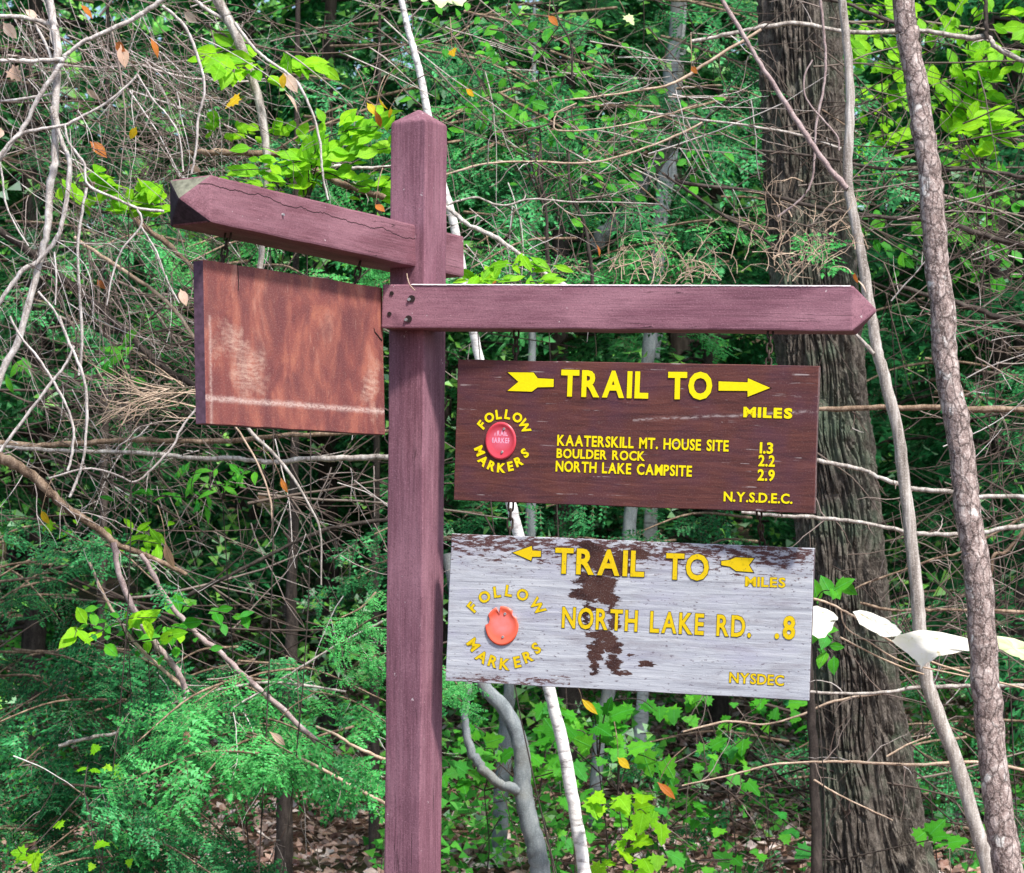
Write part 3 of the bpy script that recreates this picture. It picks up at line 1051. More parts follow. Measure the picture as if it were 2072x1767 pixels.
def c5(x, y):
    return ((1600 + x * 0.1981) * 0.5683, (1400 + y * 0.1981) * 0.5683)


for ch, x, y, r in (('F', 585, 570, 52), ('O', 720, 440, 25), ('L', 885, 385, 9), ('L', 1050, 385, -8), ('O', 1225, 440, -28), ('W', 1352, 597, -62),
                    ('M', 545, 1038, -65), ('A', 612, 1215, -42), ('R', 765, 1310, -22), ('K', 938, 1345, -3), ('E', 1098, 1315, 12), ('R', 1248, 1230, 25), ('S', 1358, 1078, 42)):
    put_char(UP, mwU, ch, *c5(x, y), 172 * 0.1981 * 0.5683, r, Yl, 0.042, 0.015)

blobs = []
M['board_grey'] = None
LOo = np.array([-0.1708, 6.98, 1.6746])
mw_tmp = frame(LOo, 14, 2.33, -0.59)
for (x, y, rx, ry) in ((790, 190, 85, 70), (900, 240, 110, 50), (1000, 180, 110, 30), (770, 130, 40, 20), (760, 300, 50, 40), (840, 330, 90, 55), (775, 385, 95, 34), (890, 405, 55, 38), (905, 500, 30, 80), (770, 490, 26, 80),
                       (850, 592, 88, 30), (900, 640, 55, 42), (822, 670, 42, 70), (812, 755, 24, 36), (905, 735, 36, 58), (955, 785, 55, 18), (1010, 690, 20, 8), (1085, 735, 42, 18), (350, 190, 60, 16)):
    a = to_local(mw_tmp, *k2(x, y)); c = to_local(mw_tmp, *k2(x + rx, y)); d = to_local(mw_tmp, *k2(x, y + ry))
    blobs.append((a[0], a[1], abs(c[0] - a[0]), abs(d[1] - a[1])))
M['board_grey'] = mat_board_grey(1.025, 0.414, blobs[:-1])
M['edge_grey'] = mat_plain('dark_board_edge', (0.13, 0.10, 0.115), 0.85, 0.6, 90)
LW, mwW = board('trail_sign', 'weathered grey board with worn yellow lettering, lowest of the hanging signs',
                LOo, 14, 2.33, -0.59, 1.0252, 0.4144, 0.026, M['board_grey'], M['edge_grey'])
Yo = (M['yellow_old'], M['groove_old'])
put_shape(LW, mwW, 'arrow', [k2(*p) for p in ((395, 169), (491, 135), (494, 158), (538, 160), (537, 190), (493, 190), (488, 210))], Yo)
put_shape(LW, mwW, 'arrow_tail', [k2(*p) for p in ((1455, 212), (1500, 206), (1528, 193), (1622, 197), (1596, 232), (1617, 268), (1530, 262), (1500, 240), (1456, 232))], Yo)
put_line(LW, mwW, 'TRAIL', k2(607, 274), k2(1062, 293), 131 * KS, Yo, 0.028, 0.018, 0.11)
put_line(LW, mwW, 'TO', k2(1172, 304), k2(1390, 312), 133 * KS, Yo, 0.028, 0.018, 0.06)
put_line(LW, mwW, 'MILES', k2(1576, 340), k2(1781, 347), 50 * KS, Yo, 0.03, 0.02, 0.09)
put_line(LW, mwW, 'NORTH LAKE RD.', k2(643, 551), k2(1605, 601), 107 * KS, Yo, 0.022, 0.020, 0.12, 0.5)
put_line(LW, mwW, '.8', k2(1726, 606), k2(1830, 611), 118 * KS, Yo, 0.03, 0.010, 0.13)
put_line(LW, mwW, 'NYSDEC', k2(1495, 830), k2(1773, 847), 53 * KS, Yo, 0.02, 0.03, 0.07)


def c6(x, y):
    return ((1600 + x * 0.2264) * 0.5683, (2050 + y * 0.2264) * 0.5683)


for ch, x, y, r in (('F', 365, 495, 52), ('O', 553, 335, 22), ('L', 752, 257, 9), ('L', 937, 240, -6), ('O', 1152, 300, -25), ('W', 1388, 485, -52),
                    ('M', 378, 1085, -52), ('A', 515, 1275, -30), ('R', 690, 1350, -15), ('K', 872, 1392, -4), ('E', 1068, 1358, 14), ('R', 1236, 1275, 24), ('S', 1368, 1140, 38)):
    put_char(LW, mwW, ch, *c6(x, y), 178 * 0.2264 * 0.5683, r, Yo, 0.034, 0.022)


def trail_marker(parent, mw, cx, cy, rx_px, ry_px, mat, broken, to_img, label):
    c = np.array(to_local(mw, *to_img(cx, cy)))
    rx = abs(to_local(mw, *to_img(cx + rx_px, cy))[0] - c[0])
    ry = abs(to_local(mw, *to_img(cx, cy + ry_px))[1] - c[1])
    N = 48
    bm = bmesh.new()
    prof = ((0.0, 0.0018), (0.5, 0.0018), (0.80, 0.0022), (0.88, 0.0042), (0.96, 0.0040), (1.0, 0.0008))
    rings = []
    for (rr, z) in prof[1:]:
        ring = []
        for k in range(N):
            a = 2 * math.pi * k / N
            f = 1.0
            if broken:
                d = math.degrees(a)
                if 150 < d < 178: f = 0.78           # bite out of the left side
                if 98 < d < 107: f = 0.60            # slot at the top
                if 36 < d < 46: f = 0.84
                if 12 < d < 34: f = 0.96
            q = min(rr, f)
            ring.append(bm.verts.new((q * rx * math.cos(a), q * ry * math.sin(a), z)))
        rings.append(ring)
    cv = bm.verts.new((0, 0, prof[0][1]))
    for k in range(N):
        bm.faces.new((cv, rings[0][k], rings[0][(k + 1) % N]))
    for a, d in zip(rings, rings[1:]):
        for k in range(N):
            bm.faces.new((a[k], d[k], d[(k + 1) % N], a[(k + 1) % N]))
    bmesh.ops.remove_doubles(bm, verts=bm.verts[:], dist=0.00005)
    mk = thing('trail_marker', label, 'trail marker', mw=mw @ Matrix.Translation((c[0], c[1], 0.0015)))
    bm_obj('disc', bm, mat, mk, smooth=True)
    return mk, rx, ry, c


mk, rx, ry, cc = trail_marker(UP, mwU, 928, 860, 278, 342, M['disc_red'], False, c5, 'round red plastic trail marker with pale raised print on the dark brown board')
mwm = mk.matrix_basis
Pk = (M['disc_print'], M['disc_print'])
for txt, yy_, ww, hh in (('DEC', 0.60, 0.50, 0.13), ('TRAIL', 0.28, 0.95, 0.28), ('MARKER', -0.10, 1.38, 0.28), ('FOOT TRAIL', -0.40, 0.9, 0.12)):
    if txt == 'FOOT TRAIL' or txt == 'DEC':
        continue
    x0, z0 = -ww / 2 * rx, (yy_) * ry
    y0, y1 = cap_metrics(0.03)
    items, x = [], 0
    for ch in txt:
        me, xa, xb = glyph(ch, 0.03, 0.001, Pk)
        items.append((me, x - xa)); x += xb - xa + 0.09
    s = ww * rx / x
    for me, ox in items:
        link('letter', me, mk, Matrix.Translation((x0, z0, 0.0015)) @ Matrix.Diagonal((s, hh * ry / (y1 - y0), 0.015, 1)) @ Matrix.Translation((ox, 0, 0)))
for (x, y) in ((990, 645), (955, 1060)):
    a = to_local(mwU, *c5(x, y))
    bm_obj('nail', cyl_bm(0.0045, 0.003, 12, 0.3), M['zinc'], mk, Matrix.Translation((a[0] - cc[0], a[1] - cc[1], 0.003)))
mk2, rx, ry, cc = trail_marker(LW, mwW, 828, 790, 262, 312, M['disc_orange'], True, c6, 'faded orange-red trail marker with a broken rim on the weathered grey board')
for (x, y) in ((880, 600), (845, 965)):
    a = to_local(mwW, *c6(x, y))
    bm_obj('nail', cyl_bm(0.0045, 0.003, 12, 0.3), M['zinc'], mk2, Matrix.Translation((a[0] - cc[0], a[1] - cc[1], 0.003)))

# the blank-backed board under the left arm
M['board_rust'] = mat_board_rust(0.85, 0.42)
M['edge_purple'] = mat_plain('dark_purple_board_edge', (0.10, 0.055, 0.085), 0.8, 0.4, 60)  # dark purple on every edge of the board
BO = EYE + (np.array([-0.784, 6.2529, 2.3634]) - EYE) * 0.998
LB, mwB = board('blank_sign', 'faded orange-brown board with pale scrapes and no lettering, hanging under the left arm',
                BO, -61, -0.68, -1.1, 0.8543, 0.4185, 0.034, M['board_rust'], M['edge_purple'])
# crack at its right edge
bc = Buf()
pts = [to_local(mwB, x * 0.5683, y * 0.5683) for x, y in ((1331, 1167), (1334, 1183), (1345, 1195), (1350, 1203), (1359, 1212))]
bc.tube(np.array([(x, y, 0.0002) for x, y in pts]), [0.001, 0.0022, 0.0022, 0.0025, 0.0030], 5)
link('crack', bc.mesh('crack', M['hole']), LB)
bc = Buf()
pts = [to_local(mwB, (550 + x * 0.7075) * 0.5683, (350 + y * 0.7075) * 0.5683) for x, y in ((418, 838), (420, 880), (423, 925), (421, 968))]
bc.tube(np.array([(x, y, 0.0002) for x, y in pts]), 0.0016, 5)
link('crack', bc.mesh('crack', M['hole']), LB)


# ------------------------------------------------------------------ chains
def link_mesh():
    bf = Buf()
    n = 16
    a = np.arange(n + 1) * 2 * math.pi / n
    x = 0.0075 * np.cos(a)
    z = 0.0075 * np.sin(a) + 0.0065 * np.sign(np.sin(a)) * (np.abs(np.sin(a)) > 0.05)
    bf.tube(np.stack([x, 0 * x, z], 1), 0.0031, 7)
    return bf.mesh('chain_link', M['rust'])


LINK = link_mesh()


def chain(top, bot, label):
    top, bot = np.array(top), np.array(bot)
    t = thing('chain', label, 'chain', tuple(float(q) for q in bot))
    L = np.linalg.norm(top - bot)
    n = max(2, int(round(L / 0.0225)))
    d = unit(top - bot)
    for i in range(n):
        c = (top - bot) * (i + 0.5) / n
        q = Vector(d).to_track_quat('Z', 'Y').to_matrix().to_4x4()
        sc = Matrix.Diagonal((1.0, 1.0, max(1.0, L / n / 0.0225) * 1.0, 1))
        m = Matrix.Translation(c) @ q @ Matrix.Rotation((i % 2) * math.pi / 2 + random.uniform(-.25, .25) + 0.5, 4, 'Z') @ sc
        link('chain_link', LINK, t, m)
    # screw eyes
    for e, s in ((top - bot, 1), (np.zeros(3), -1)):
        bf = Buf()
        bf.tube([e, e + np.array([0, 0, 0.02 * s])], 0.0022, 6)
        link('screw_eye', bf.mesh('screw_eye', M['rust']), t)
    return t


def on_arm(mw, h, thick, px, y):
    """point below an arm's underside, in the middle of its thickness, at image column px"""
    x, _ = to_local(mw, px, y)
    return np.array(mw @ Vector((x, -h + 0.002, -thick / 2)))


def on_board(mw, t, px, py, dy):
    x, y = to_local(mw, px, py)
    return np.array(mw @ Vector((x, dy, -t / 2)))


for px, lab in ((460, 'short rusty chain nearest the pointed end of the left arm'), (727, 'short rusty chain on the left arm close beside the post')):
    bp = on_board(mwB, 0.034, px, 540, -0.003)
    xa, _ = 0, 0
    inv_l = mwL.inverted() @ Vector(bp)
    tp = np.array(mwL @ Vector((inv_l.x, -0.1194 * 1.02 + 0.003, -0.065)))
    chain(tp, bp, lab)
for px, lab in ((1040, 'rusty chain holding the dark brown board, near the post'), (1553, 'rusty chain holding the dark brown board, near the arm tip')):
    bp = on_board(mwU, 0.024, px, 735, -0.003)
    q = mwR.inverted() @ Vector(bp)
    chain(np.array(mwR @ Vector((q.x, -0.122, min(-0.02, q.z)))), bp, lab)
for px, py, lab in ((1029, 1082, 'chain between the two right boards, near the post'), (1542, 1104, 'chain between the two right boards, at their outer end')):
    bp = on_board(mwW, 0.026, px, py, -0.003)
    q = mwU.inverted() @ Vector(bp)
    chain(np.array(mwU @ Vector((q.x, -0.3985 + 0.003, -0.012))), bp, lab)


# ------------------------------------------------------------------ foliage templates
def spray_template(pairs, needles, needle_len, needle_w, stem=True, wid=0.42, seed=3):
    """flat hemlock spray along +x, length 1, lying in the xy plane and drooping"""
    V, F, mt = [], [], []

    def tri(a, c, d, m=0):
        n0 = len(V)
        V.extend([a, c, d]); F.append((n0, n0 + 1, n0 + 2)); mt.append(m)

    def at(x):
        return np.array([x, 0.02 * math.sin(x * 5), -0.16 * x * x])
    r = random.Random(seed)
    for i in range(pairs):
        x = 0.06 + 0.9 * i / pairs
        for s in (-1, 1):
            if r.random() < 0.14:
                continue
            ln = wid * (math.sin(math.pi * min(1, (0.22 + 0.78 * x))) ** 0.7) * r.uniform(0.4, 1.2) + 0.05
            ang = math.radians(r.uniform(42, 58))
            o = at(x + r.uniform(-.015, .015))
            d = np.array([math.cos(ang), s * math.sin(ang), -0.22 + r.uniform(-.3, .2)])
            e = o + d * ln + np.array([0, 0, -0.05 * ln])
            if stem:
                w = np.array([-d[1], d[0], 0]) * 0.004
                tri(o - w, o + w, e, 1)
            pn = np.array([-d[1], d[0], 0.1])
            for k in range(needles):
                t = (k + 0.6) / needles
                q = o + (e - o) * t
                for sd in (-1, 1):
                    nl = needle_len * r.uniform(0.7, 1.15) * (1.05 - 0.5 * t)
                    tip = q + pn * sd * nl + d * nl * 0.55 + np.array([0, 0, r.uniform(-.25, .15) * nl])
                    tri(q - d * needle_w, q + d * needle_w, tip)
            tri(e - pn * needle_w, e + pn * needle_w, e + d * needle_len)
    return np.array(V), np.array(F), np.array(mt)


SP_NEAR = [spray_template(9, 5, 0.070, 0.027, seed=q) for q in (3, 4, 5, 6)]
SP_MID = [spray_template(7, 3, 0.12, 0.045, seed=q) for q in (3, 4, 5)]
SP_FAR = [spray_template(5, 2, 0.19, 0.09, stem=False, seed=q) for q in (3, 4, 5)]


def scatter_any(buf, tmpls, Mx, O):
    pick = rng.integers(0, len(tmpls), len(O))
    for q, tm in enumerate(tmpls):
        w = pick == q
        buf.scatter(tm[0], tm[1], Mx[w], O[w], tm[2])


def basis(x_dir, up, size, roll):
    x = np.asarray(x_dir, float)
    x = x / (np.linalg.norm(x, axis=1)[:, None] + 1e-9)
    up = np.broadcast_to(np.asarray(up, float), x.shape)
    y = np.cross(up, x)
    y /= np.linalg.norm(y, axis=1)[:, None] + 1e-9
    z = np.cross(x, y)
    c, s = np.cos(roll)[:, None], np.sin(roll)[:, None]
    y2, z2 = c * y + s * z, -s * y + c * z
    return np.stack([x, y2, z2], -1) * np.asarray(size)[:, None, None]


def sprays(buf, tmpl, O, D, size, roll_sd=0.35, width=None):
    k = len(O)
    if k == 0:
        return
    Mx = basis(np.array(D), (0, 0, 1), np.asarray(size), rng.normal(0, roll_sd, k))
    scatter_any(buf, tmpl, Mx, np.array(O))


def hemlock(label, group, x, y, h, r0, base, top, rad, nb, per, size, tmpl, mat, lean=(0, 0), seed=0, name='hemlock_tree', tow=0.0):
    """trunk, limbs and a foliage crown built from drooping flat sprays"""
    rs = np.random.default_rng(seed)
    z0 = float(ground_z(x, y)) - 0.1
    t = thing(name, label, 'tree', (x, y, z0), group)
    zz = np.linspace(0, h, 14)
    pth = np.stack([x + lean[0] * zz + 0.04 * np.sin(zz * 1.3 + seed), y + lean[1] * zz, z0 + zz], 1)
    bt = Buf()
    bt.tube(pth, r0 * (1 - 0.8 * zz / h), 12, rough=0.06)
    part('trunk', bt, M['bark_dark'], t)
    bl, bc = Buf(), Buf()
    O, D, Sz = [], [], []
    for _ in range(nb):
        zt_ = base + (top - base) * rs.random()
        az = rs.uniform(0, 2 * math.pi)
        if tow and rs.random() < tow:
            az = rs.normal(-math.pi / 2, 0.9)
        L = rad * (1 - 0.55 * (zt_ - base) / max(0.1, top - base)) * rs.uniform(0.55, 1.1)
        o = np.array([np.interp(zt_, zz, pth[:, 0]), np.interp(zt_, zz, pth[:, 1]), z0 + zt_])
        d = np.array([math.cos(az), math.sin(az), 0])
        rise, dr = rs.uniform(-0.05, 0.28), rs.uniform(0.15, 0.45)
        s = np.linspace(0, 1, 6)
        pp = o + d * (s * L)[:, None] + np.array([0, 0, 1]) * ((rise * s - dr * s * s) * L)[:, None]
        pp[1:] += rs.normal(0, 0.02 * L, (5, 3)) * 0.6
        bl.tube(pp, r0 * 0.16 * (1 - 0.85 * s) + 0.003, 4)
        n = max(2, int(per * L / rad))
        for q in range(n):
            ss = rs.uniform(0.22, 1.0) if q else 1.0
            c = o + d * ss * L + np.array([0, 0, (rise * ss - dr * ss * ss) * L])
            side = rs.choice([-1, 1]) * rs.uniform(0.3, 1.1)
            a2 = az + side * (1.0 if ss < 0.95 else 0.2)
            O.append(c); D.append([math.cos(a2), math.sin(a2), -rs.uniform(0.05, 0.6)])
            Sz.append(size * rs.uniform(0.65, 1.2))
    sprays(bc, tmpl, O, D, Sz)
    part('limbs', bl, M['bark_dark'], t, kind='stuff')
    part('crown', bc, [mat, M['bark_brown']], t, smooth=False, kind='stuff')
    return t


# ------------------------------------------------------------------ the woods behind
grp = 'dark hemlocks standing deep in the woods'
lab_far = 'dark green hemlock standing deep in the woods behind the signpost'
k = 0
for (x, y) in ((-4.6, 24), (-2.9, 27), (-1.2, 23), (0.4, 28), (1.6, 24), (3.3, 27), (4.9, 23.5), (-3.6, 33), (-0.6, 34), (2.6, 35), (5.6, 33), (-6.2, 31),
 (-7.5, 26), (7.4, 27), (-6.6, 17.5), (-9.2, 20), (-11.5, 25), (-14, 31), (-8.8, 14.5), (7.2, 17.5), (9.4, 20.5), (11.8, 25.5), (14, 31)):
    k += 1
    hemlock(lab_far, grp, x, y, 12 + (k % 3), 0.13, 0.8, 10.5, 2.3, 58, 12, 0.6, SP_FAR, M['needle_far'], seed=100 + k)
grp2 = 'hemlocks just beyond the brush'
for i, (x, y, base, lb) in enumerate(((-3.2, 16.5, 0.9, 'hemlock at the left behind the bare pale tree'), (-1.4, 18.5, 1.4, 'hemlock behind the blank orange-brown board'),
                                      (0.35, 16.5, 1.9, 'hemlock directly behind the post and the dark brown board'), (1.55, 19, 1.4, 'hemlock behind the outer half of the right arm'),
                                      (3.6, 17.5, 1.0, 'hemlock at the right edge behind the lichen-spotted trunk'), (2.9, 14.8, 1.2, 'hemlock just right of the furrowed trunk'),
                                      (-0.6, 20.5, 1.2, 'hemlock behind the pointed top of the post'))):
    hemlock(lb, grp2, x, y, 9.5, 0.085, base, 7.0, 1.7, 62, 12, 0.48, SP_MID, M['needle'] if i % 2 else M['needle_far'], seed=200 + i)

# unseen leaf canopy, added overhead to throw dappled shade on the woods behind
bc_ = Buf()
n = 17000
fy = rng.uniform(8.0, 30, n)
fx = rng.uniform(-15, 15, n)
fz = rng.uniform(9.5, 13.0, n)
keep = (np.sin(fx * 1.25 + 1.0) + np.sin(fy * 1.05 + fx * 0.5) + np.sin(fx * 2.7 - fy * 1.9) * 0.6 + rng.normal(0, .35, n)) > -0.85
keep &= np.hypot(fx - 2.6, fy - 8.2) > 2.0  # gap cut in the canopy so that sun reaches the litter
c = np.stack([fx, fy, fz], 1)[keep]
tmpV = np.array([[0, 0, 0], [1, .3, 0], [.6, 1, .2], [0, 0, 0], [-.8, .6, 0], [-.2, 1.1, -.2], [0, 0, 0], [-.7, -.8, .1], [.5, -.9, 0]])
tmpF = np.array([[0, 1, 2], [3, 4, 5], [6, 7, 8]])
Mx = basis(rng.normal(0, 1, (len(c), 3)) * [1, 1, .3], (0, 0, 1), rng.uniform(0.18, 0.36, len(c)), rng.normal(0, .5, len(c)))
bc_.scatter(tmpV, tmpF, Mx, c)
part('shade_canopy', bc_, M['mass'], None, smooth=False, kind='stuff', label='unseen leaf canopy added overhead to cast dappled shade beyond the signpost', category='canopy')

# far woodland on the slope: reads as one mass
bm_ = Buf()
n = 28000
fy = rng.uniform(36, 88, n)
fx = rng.uniform(-0.62, 0.62, n) * fy
fz = ground_z(fx, fy) + rng.uniform(0, 1, n) ** 1.3 * 11
c = np.stack([fx, fy, fz], 1)
sz = rng.uniform(0.18, 0.45, n)
tmpV = np.array([[0, 0, 0], [1, .3, 0], [.6, 1, .2], [0, 0, 0], [-.8, .6, 0], [-.2, 1.1, -.2], [0, 0, 0], [-.7, -.8, .1], [.5, -.9, 0]])
tmpF = np.array([[0, 1, 2], [3, 4, 5], [6, 7, 8]])
Mx = basis(rng.normal(0, 1, (n, 3)), (0.2, 0.1, 1), sz, rng.uniform(0, 6.28, n))
bm_.scatter(tmpV, tmpF, Mx, c)
part('far_woods', bm_, M['mass'], None, smooth=False, kind='stuff', label='mass of far green woodland closing the view behind all the trees', category='woods')

# understorey foliage of unresolved small leaves between the trees
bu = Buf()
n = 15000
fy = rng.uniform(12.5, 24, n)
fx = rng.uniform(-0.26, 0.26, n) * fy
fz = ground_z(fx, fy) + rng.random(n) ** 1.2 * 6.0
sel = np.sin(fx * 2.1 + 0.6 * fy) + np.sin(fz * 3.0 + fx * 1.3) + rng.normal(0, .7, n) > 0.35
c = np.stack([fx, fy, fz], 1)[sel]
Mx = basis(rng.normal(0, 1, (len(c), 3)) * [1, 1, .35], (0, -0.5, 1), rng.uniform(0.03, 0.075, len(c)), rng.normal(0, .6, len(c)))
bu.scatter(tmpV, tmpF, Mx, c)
part('undergrowth', bu, M['fleck'], None, smooth=False, kind='stuff', label='loose screen of small green leaves, specks of sun painted into their colour, scattered between the hemlocks', category='undergrowth')

# low green plants over the litter
bu = Buf()
n = 9000
fy = rng.uniform(11.5, 24, n)
fx = rng.uniform(-0.26, 0.26, n) * fy
sel = np.sin(fx * 1.9 + 2.0) + np.sin(fy * 1.7 + fx) + rng.normal(0, .6, n) > -0.2
sel &= ~((fx / fy > -0.14) & (fx / fy < -0.055) & (fy < 15.5))
fz = ground_z(fx, fy) + 0.03 + rng.random(n) ** 1.5 * 0.55
c = np.stack([fx, fy, fz], 1)[sel]
Mx = basis(rng.normal(0, 1, (len(c), 3)) * [1, 1, .3], (0, -0.6, 1), rng.uniform(0.03, 0.075, len(c)), rng.normal(0, .5, len(c)))
bu.scatter(tmpV, tmpF, Mx, c)
part('ground_plants', bu, M['low_green'], None, smooth=False, kind='stuff', label='low green plants covering much of the leaf litter', category='ground cover')

# leaf litter
bl = Buf()
n = 75000
ly = rng.uniform(7.5, 30, n)
lx = rng.uniform(-0.45, 0.45, n) * ly
c = np.stack([lx, ly, ground_z(lx, ly) + rng.uniform(0.004, 0.05, n)], 1)
LT = np.array([[-.5, 0, 0], [-.1, .34, .1], [.5, 0, .02], [-.1, -.34, .12]])
Mx = basis(rng.normal(0, 1, (n, 3)) * [1, 1, .35], (0, 0, 1), rng.uniform(0.045, 0.09, n), rng.normal(0, .5, n))
bl.scatter(LT, np.array([[0, 1, 2], [0, 2, 3]]), Mx, c)
part('leaf_litter', bl, M['litter'], None, smooth=False, kind='stuff', label='tan and brown fallen leaves covering the forest floor', category='leaf litter')


# ------------------------------------------------------------------ trunks and branches traced in place
def px_path(pts, Y, Y1=None):
    pts = list(pts)
    n = len(pts)
    ys = np.linspace(Y, Y1 if Y1 is not None else Y, n)
    return np.array([P(x, y, d) for (x, y), d in zip(pts, ys)])


def add_branch(buf, pts, Y, w0, w1, Y1=None, sides=7, rough=0.10, jit=0.15, wob=0.0):
    """branch through image points, widths in image pixels, knobbly and tapering"""
    p = spline(px_path(pts, Y, Y1), 6)
    n = len(p)
    k = np.linspace(0, 1, n)
    s = p[:, 1] / FOC
    r = (w0 + (w1 - w0) * k) * 0.5 * s
    r = r * (1 + rough * np.interp(np.arange(n), np.arange(0, n + 2, 2), rng.uniform(-1, 1, (n + 3) // 2 + 0 if (n + 3) // 2 == len(np.arange(0, n + 2, 2)) else len(np.arange(0, n + 2, 2)))))
    p[1:-1] += rng.normal(0, 1, (n - 2, 3)) * (jit * r[1:-1, None])
    buf.tube(p, r, sides, rough=rough * 0.5)
    return p, r


def side_twigs(buf, p, n, lo, hi, w_px, spread=1.0, drop=0.3, curl=0.2, bias=None):
    """small twigs leaving a branch path"""
    for _ in range(n):
        i = rng.integers(1, len(p) - 1)
        s = p[i][1] / FOC
        L = rng.uniform(lo, hi) * s
        t = unit(p[min(i + 1, len(p) - 1)] - p[i - 1])
        d = unit(t * rng.uniform(0.1, 1.0) + rng.normal(0, spread, 3) * [1, .7, 1] + np.array([0, 0, -drop]) + (np.array(bias) if bias is not None else 0))
        m = 7
        q = [p[i]]
        for a in range(m):
            d = unit(d + rng.normal(0, curl, 3) * [1, .5, 1] + np.array([0, 0, -drop * 0.25]))
            q.append(q[-1] + d * L / m)
        buf.tube(np.array(q), w_px * 0.5 * s * np.linspace(1, 0.35, m + 1), 4)
        if rng.random() < 0.6:
            j = rng.integers(2, m)
            d2 = unit(unit(q[j] - q[j - 1]) + rng.normal(0, .8, 3) * [1, .5, 1])
            q2 = [q[j]]
            for a in range(4):
                d2 = unit(d2 + rng.normal(0, curl, 3) * [1, .5, 1])
                q2.append(q2[-1] + d2 * L * 0.12)
            buf.tube(np.array(q2), w_px * 0.38 * s * np.linspace(1, 0.4, 5), 3)


def ground_tail(pts, Y):
    """extend a traced stem straight on down to the ground"""
    (x0, y0), (x1, y1) = pts[-2], pts[-1]
    a, c = P(x0, y0, Y), P(x1, y1, Y)
    d = unit(c - a)
    d = unit(d * [0.5, 0, 1])
    t = (c[2] - float(ground_z(c[0], Y)) + 0.1) / max(0.3, -d[2])
    return c + d * t


def stem_tree(name, label, cat, pts, Y, w0, w1, mat, sides=12, extras=(), up=2.5, twigs=0, Y1=None, twmat=None, tail=True, rough=0.08, tw_len=(60, 200), drop=0.3, jit=0.12, uplean=None):
    """tree whose trunk follows image points from the top downwards; continues above the frame and down to the ground"""
    path = px_path(pts, Y, Y1)
    w = np.linspace(w0, w1, len(pts))
    r = w * 0.5 * path[:, 1] / FOC
    if up:
        d = unit(path[0] - path[1])
        if uplean is not None: d = unit(np.array(uplean))
        path = np.vstack([path[0] + d * up, path[0] + d * up * .5, path]); r = np.concatenate([[r[0] * .35, r[0] * .7], r])
    if tail:
        e = ground_tail(pts, Y1 or Y)
        path = np.vstack([path, (path[-1] + e) / 2, e]); r = np.concatenate([r, [r[-1] * 1.08, r[-1] * 1.25]])
    base = path[-1]
    t = thing(name, label, cat, tuple(float(q) for q in base))
    p = spline(path, 6)
    rr = np.interp(np.linspace(0, 1, len(p)), np.linspace(0, 1, len(r)), r)
    rr = rr * (1 + rough * rng.uniform(-1, 1, len(p)))
    p[1:-1] += rng.normal(0, 1, (len(p) - 2, 3)) * (jit * rr[1:-1, None])
    bt = Buf()
    bt.tube(p, rr, sides, rough=rough * 0.6)
    part('trunk', bt, mat, t)
    tw = Buf()
    for (q, yb, a, c, m) in extras:
        bb = Buf()
        bp, _ = add_branch(bb, q, yb, a, c)
        part('branch', bb, m or mat, t)
        if twigs:
            side_twigs(tw, bp, max(2, twigs // 4), *tw_len, 2.6, drop=drop)
    if twigs:
        side_twigs(tw, p, twigs, *tw_len, 2.8, drop=drop)
        part('twigs', tw, twmat or mat, t, kind='stuff')
    return t


